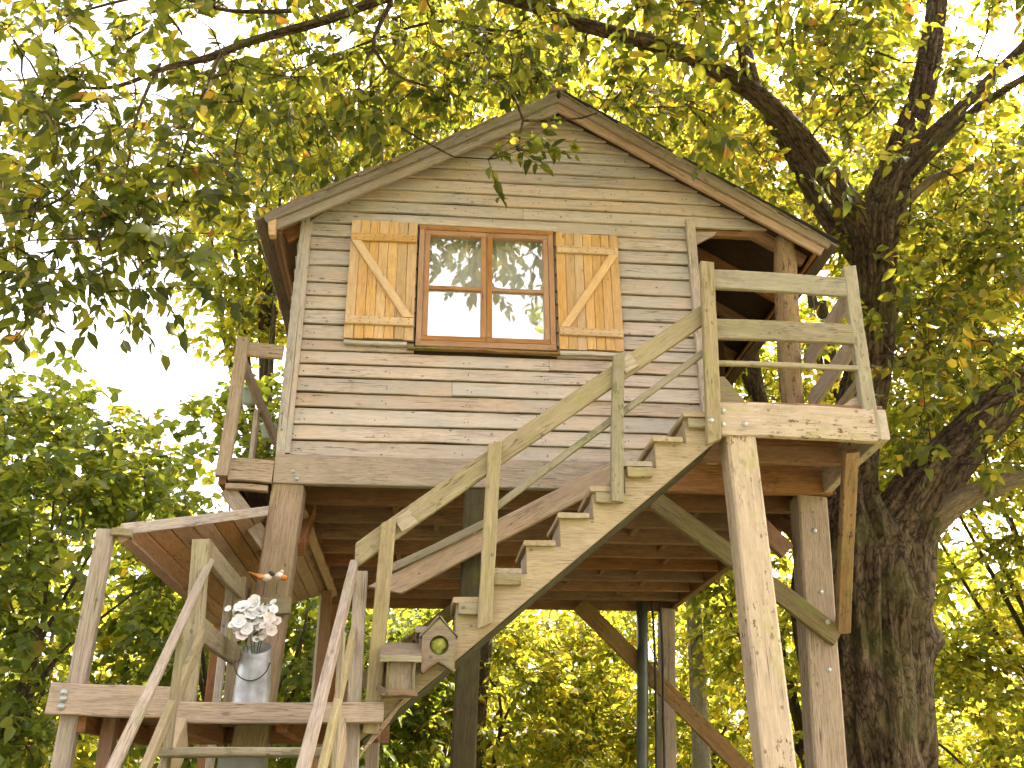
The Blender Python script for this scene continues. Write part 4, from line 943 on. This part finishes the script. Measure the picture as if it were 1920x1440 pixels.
TW.append(px3([(1685, 395, .9, .065), (1750, 335, .8, .045), (1830, 312, .7, .036), (1930, 292, .6, .03), (2060, 260, .5, .02)]))
TW.append(px3([(1530, 1010, 1.6, .13), (1450, 830, 2.0, .10), (1415, 700, 2.2, .085), (1405, 560, 2.3, .07)]))
TW.append(px3([(1090, 45, .2, .03), (950, 60, .4, .022), (820, 40, .7, .018), (660, 90, 1.0, .012), (560, 130, 1.2, .008)]))
TW.append(px3([(740, -8, -.35, .03), (700, 90, -.5, .02), (760, 150, -.4, .014), (830, 165, -.3, .008)]))
TW.append(px3([(1400, 165, .65, .04), (1380, 60, .3, .03), (1330, -60, 0, .02)]))
def canopy_clusters():
    n = 6600; C = np.stack([rng.uniform(-4.6, 9.5, n), rng.uniform(-3.4, 4.6, n), rng.uniform(4.0, 10.6, n)], 1)
    C = C[(((C[:, 0]-3.2)/6.6)**2+((C[:, 1]-.6)/4.2)**2+((C[:, 2]-8.2)/2.7)**2 < 1)]
    x, y, zz = proj(C)
    keep = np.ones(len(C), bool)
    keep &= ~((x < 480) & (rng.random(len(C)) < .82))
    for hx, hy, hr in ((1750, 1190, 120), (1850, 1230, 120), (470, 190, 38), (440, 560, 60), (590, 240, 26), (1440, 160, 26)):
        keep &= np.hypot(x-hx, y-hy) > hr
    lx, ly = [], []
    for i in (1, 2, 4, 5, 8, 9, 10):
        S, _ = smooth_path(*TW[i], .15); a, b, _ = proj(np.array(S)); lx += list(a); ly += list(b)
    dl = np.min(np.hypot(x[:, None]-np.array(lx)[None], y[:, None]-np.array(ly)[None]), 1)
    keep &= ~((dl < 62) & (C[:, 1] < .9) & (rng.random(len(C)) < .85))
    C = C[keep]
    # low hanging sprays on the left
    m = 92; px = rng.uniform(-120, 455, m); lim = np.interp(px, [-120, 0, 60, 110, 200, 240, 330, 460], [680, 640, 600, 520, 610, 610, 500, 420]); py = lim*rng.random(m)**.75+15
    Y = rng.uniform(-1.9, .6, m); Lw = np.array([tuple(at(a, b, 'Y', c)) for a, b, c in zip(px, py, Y)])
    # sprays around the stem by the porch and at the right
    m = 170; px = rng.uniform(1600, 2080, m); py = rng.uniform(380, 900, m); Y = rng.uniform(-.2, 3.5, m); Rw = np.array([tuple(at(a, b, 'Y', c)) for a, b, c in zip(px, py, Y)])
    x, y, zz = proj(Rw); Rw = Rw[(np.hypot(x-1850, y-820) > 40) & ~((np.abs(x-1630) < 70) & (Rw[:, 1] < 1.0) & (y < 560))]
    return np.concatenate([clear_house(C), clear_house(Lw), clear_house(Rw)])
MC = canopy_clusters()
gab = np.array([tuple(at(a, b, 'Y', -.55)) for a, b in ((915, 298), (970, 282))])
MC = np.concatenate([MC, gab])
print('main clusters', len(MC))
make_tree('shade_tree', 'huge old tree with dark furrowed trunk forking beside the porch, crown arching over the roof', 'tree', (4.43, .95, 0), TW, MC, m_leaf, m_bark, .118, per=8, twigs=4, pieces=300,
          pale=(3, 11), burls=[(tuple(at(1730, 1200, 'Y', .75)), .16, .13), (tuple(at(1722, 1270, 'Y', .75)), .10, .09), (tuple(at(1600, 1240, 'Y', .55)), .13, .08), (tuple(at(1690, 1120, 'Y', .5)), .14, .06)],
          tone_fn=lambda o: np.where(o[:, 0] > 3.0, .10, -.02)+np.where(o[:, 1] > 1.5, .10, 0))

# ---- other trees and bushes
def ell(c, r, n, shell=.35):
    d = nrmz(rng.normal(0, 1, (n, 3))); t = (shell+(1-shell)*rng.random(n))**.6
    C = np.array(c)+d*np.array(r)*t[:, None]
    g = np.array([noise.noise(Vector(p*.9)) for p in C]); return C[(g > -.28) & (C[:, 2] > .25)]
def simple_tree(name, label, cat, base, c, r, n, lmat, bmat, size, rad=.12, group=None, fork=None, pieces=0, limbs=7, **kw):
    b = np.array(base, float); c = np.array(c, float); f = np.array(fork if fork is not None else (b+(c-b)*.55))
    W = [([b-[0, 0, .1], b+(f-b)*.4+rng.normal(0, .06, 3), f, f+(c-f)*.9+rng.normal(0, .1, 3)], [rad*1.25, rad, rad*.8, rad*.35])]
    for k in range(limbs):
        d = nrmz(rng.normal(0, 1, 3)); d[2] = abs(d[2])*.9-.25; e = c+d*np.array(r)*.8; s = b+(f-b)*rng.uniform(.55, 1)
        W.append(([s, (s+e)/2+rng.normal(0, .15, 3)+[0, 0, .15], e], [rad*.45, rad*.3, rad*.1]))
    C = ell(c, r, n); C = clear_house(C, .6)
    if len(C) == 0: return
    return make_tree(name, label, cat, tuple(b), W, C, lmat, bmat, size, group=group, pieces=pieces, sides=14, **kw)
hz = dict(twigs=3, per=6, tl=(.18, .36), droop=.3, flat=1.0, wide=1.4)
simple_tree('hazel_bush', 'broad leafy green bush behind the lean-to roof with sunlit top', 'bush', (-2.6, 3.2, 0), (-2.5, 3.0, 3.1), (1.5, 1.4, 2.6), 850, m_hazel, m_bark2, .118, .07, pieces=300, **hz)
simple_tree('hazel_bush', 'leafy green bush between the lean-to roof and the left post, partly behind the balcony', 'bush', (-.9, 4.9, 0), (-.8, 5.0, 3.6), (1.5, 1.3, 3.0), 700, m_hazel, m_bark2, .122, .07, **hz)
simple_tree('hazel_bush', 'dense green bush standing beyond the landing post', 'bush', (-4.6, 3.6, 0), (-4.5, 3.5, 3.1), (1.6, 1.5, 2.7), 620, m_hazel, m_bark2, .122, .07, **hz)
simple_tree('hazel_bush', 'yellow topped bush rising behind the broad leafy bush', 'bush', (-3.6, 6.6, 0), (-3.6, 6.5, 3.8), (2.2, 1.6, 3.0), 560, m_gold, m_bark2, .13, .08, **hz)
gd = dict(twigs=4, per=8, tl=(.25, .5), droop=.35, flat=.9)
simple_tree('maple_tree', 'tall golden green tree rising behind the roof ridge', 'tree', (1.72, 7.2, 0), (2.7, 6.6, 10.4), (4.2, 2.2, 4.4), 1300, m_gold, m_bark2, .135, .13, **gd)
simple_tree('maple_tree', 'tall golden tree behind the fork of the big trunk', 'tree', (7.4, 6.8, 0), (7.4, 6.4, 9.3), (3.4, 2.2, 4.4), 1150, m_gold, m_bark2, .135, .2, **gd)
simple_tree('maple_tree', 'tall golden green tree far behind the right hand limbs', 'tree', (11.2, 4.6, 0), (11.0, 4.6, 7.4), (3.0, 2.4, 4.6), 800, m_gold, m_bark2, .135, .2, **gd)
simple_tree('maple_tree', 'golden green tree rising behind the left eave and the balcony', 'tree', (-.7, 7.3, 0), (-1.45, 6.6, 10.2), (1.35, 1.5, 2.7), 400, m_gold, m_bark2, .135, .14, **gd)
simple_tree('golden_shrub', 'low golden shrub seen under the cabin beside the mossy post', 'bush', (2.0, 8.2, 0), (2.1, 8.0, 2.5), (1.9, 1.3, 1.9), 520, m_gold, m_bark2, .125, .07, **gd)
simple_tree('golden_shrub', 'golden green shrub seen under the cabin behind the downpipe', 'bush', (5.0, 9.0, 0), (5.0, 8.8, 3.1), (2.2, 1.4, 2.6), 700, m_gold, m_bark2, .125, .07, **gd)
simple_tree('golden_shrub', 'glowing yellow shrub beyond the foot of the big trunk', 'bush', (7.9, 5.5, 0), (7.8, 5.4, 2.0), (2.0, 1.5, 1.65), 560, m_gold, m_bark2, .125, .06, **gd)
simple_tree('golden_shrub', 'green shrub seen behind the jug and the left post', 'bush', (.3, 6.8, 0), (.3, 6.8, 2.3), (1.5, 1.2, 2.0), 300, m_hazel, m_bark2, .14, .06, **gd)
simple_tree('golden_tree', 'bright golden tree right of the furrowed trunk under the heavy limb', 'tree', (8.6, 4.2, 0), (8.3, 4.4, 4.9), (2.3, 1.8, 1.7), 330, m_gold, m_bark2, .125, .09, **gd)
simple_tree('golden_tree', 'golden tree filling the gap between the cabin and the furrowed trunk', 'tree', (6.2, 6.5, 0), (6.0, 6.4, 4.6), (1.7, 1.3, 2.2), 330, m_gold, m_bark2, .125, .08, **gd)
fr = dict(twigs=3, per=7, tl=(.35, .6), droop=.35, flat=.9, wide=1.25)
simple_tree('woodland_tree', 'yellow green woodland tree far behind the cabin posts', 'tree', (1.5, 14, 0), (1.5, 14, 3.6), (3.6, 1.8, 3.0), 480, m_gold, m_bark2, .24, .15, **fr)
simple_tree('woodland_tree', 'yellow green woodland tree far behind the downpipe and rear post', 'tree', (7.4, 14.5, 0), (7.4, 14.5, 4.0), (3.6, 1.8, 3.6), 520, m_gold, m_bark2, .24, .15, **fr)
simple_tree('woodland_tree', 'yellow green woodland tree far beyond the big furrowed trunk', 'tree', (13.6, 13.5, 0), (13.4, 13.5, 3.6), (3.4, 1.8, 3.2), 480, m_gold, m_bark2, .24, .15, **fr)
simple_tree('woodland_tree', 'green woodland tree far behind the bushes beyond the landing', 'tree', (-5.5, 12, 0), (-5.4, 12, 3.6), (4.2, 1.8, 3.4), 560, m_hazel, m_bark2, .22, .15, **fr)
P, Q = smooth_path([(4.75, 6.5, -.1), (4.78, 6.5, 2.0), (4.85, 6.5, 4.5), (4.8, 6.5, 7.5)], [.14, .115, .10, .07])
bt = thing('birch_tree', (4.75, 6.5, 0), 'slender pale trunked tree behind the rear post', 'tree')
V, Fc, A = [], [], []; tube(V, Fc, A, P, Q, 16, ridge=.02, lump=.05)
for k in range(6):
    a = P[int(len(P)*(.55+.07*k))]; d = Vector((rng.normal(), rng.normal()*.6, .8)); tube(V, Fc, A, [a, Vector(a)+d*.5, Vector(a)+d*1.1+Vector((0, 0, .1))], [.035, .025, .01], 8)
bo = mesh_obj('trunk', V, Fc, m_birch, bt, smooth=True); a = bo.data.attributes.new('bark', 'FLOAT_VECTOR', 'POINT'); a.data.foreach_set('vector', np.array(A, np.float32).reshape(-1))
cl = clear_house(ell((4.8, 6.5, 7.2), (1.3, 1.1, 1.6), 60)); sg, B, D = grow([P[k] for k in range(len(P)//2, len(P), 2)], cl)
o, ax, nm, l, wf = leaves_on(np.repeat(B, 3, 0), nrmz(np.repeat(D, 3, 0)+rng.normal(0, .8, (len(B)*3, 3))), rng.uniform(.2, .4, len(B)*3), 7, .09)
cw = place(bpy.data.objects.new('crown', leaf_mesh('crown', o, ax, nm, l, wf, rng.beta(2, 2, len(o)), m_gold)), Matrix.Identity(4), bt); cw['kind'] = 'stuff'
# trees behind the photographer, seen mirrored in the window panes
for i, (x, y, h, lab) in enumerate(((-3.5, -17, 17, 'leafy tree across the lawn opposite the window, mirrored in the left casement'), (4.8, -19, 15.5, 'leafy tree across the lawn opposite the porch, mirrored in the right casement'), (11, -15, 12, 'leafy tree across the lawn opposite the shade tree'))):
    simple_tree('garden_tree', lab, 'tree', (x, y, 0), (x, y, h*.6), (3.2, 2.4, h*.4), 420, m_hazel, m_bark2, .24, .16, **gd)
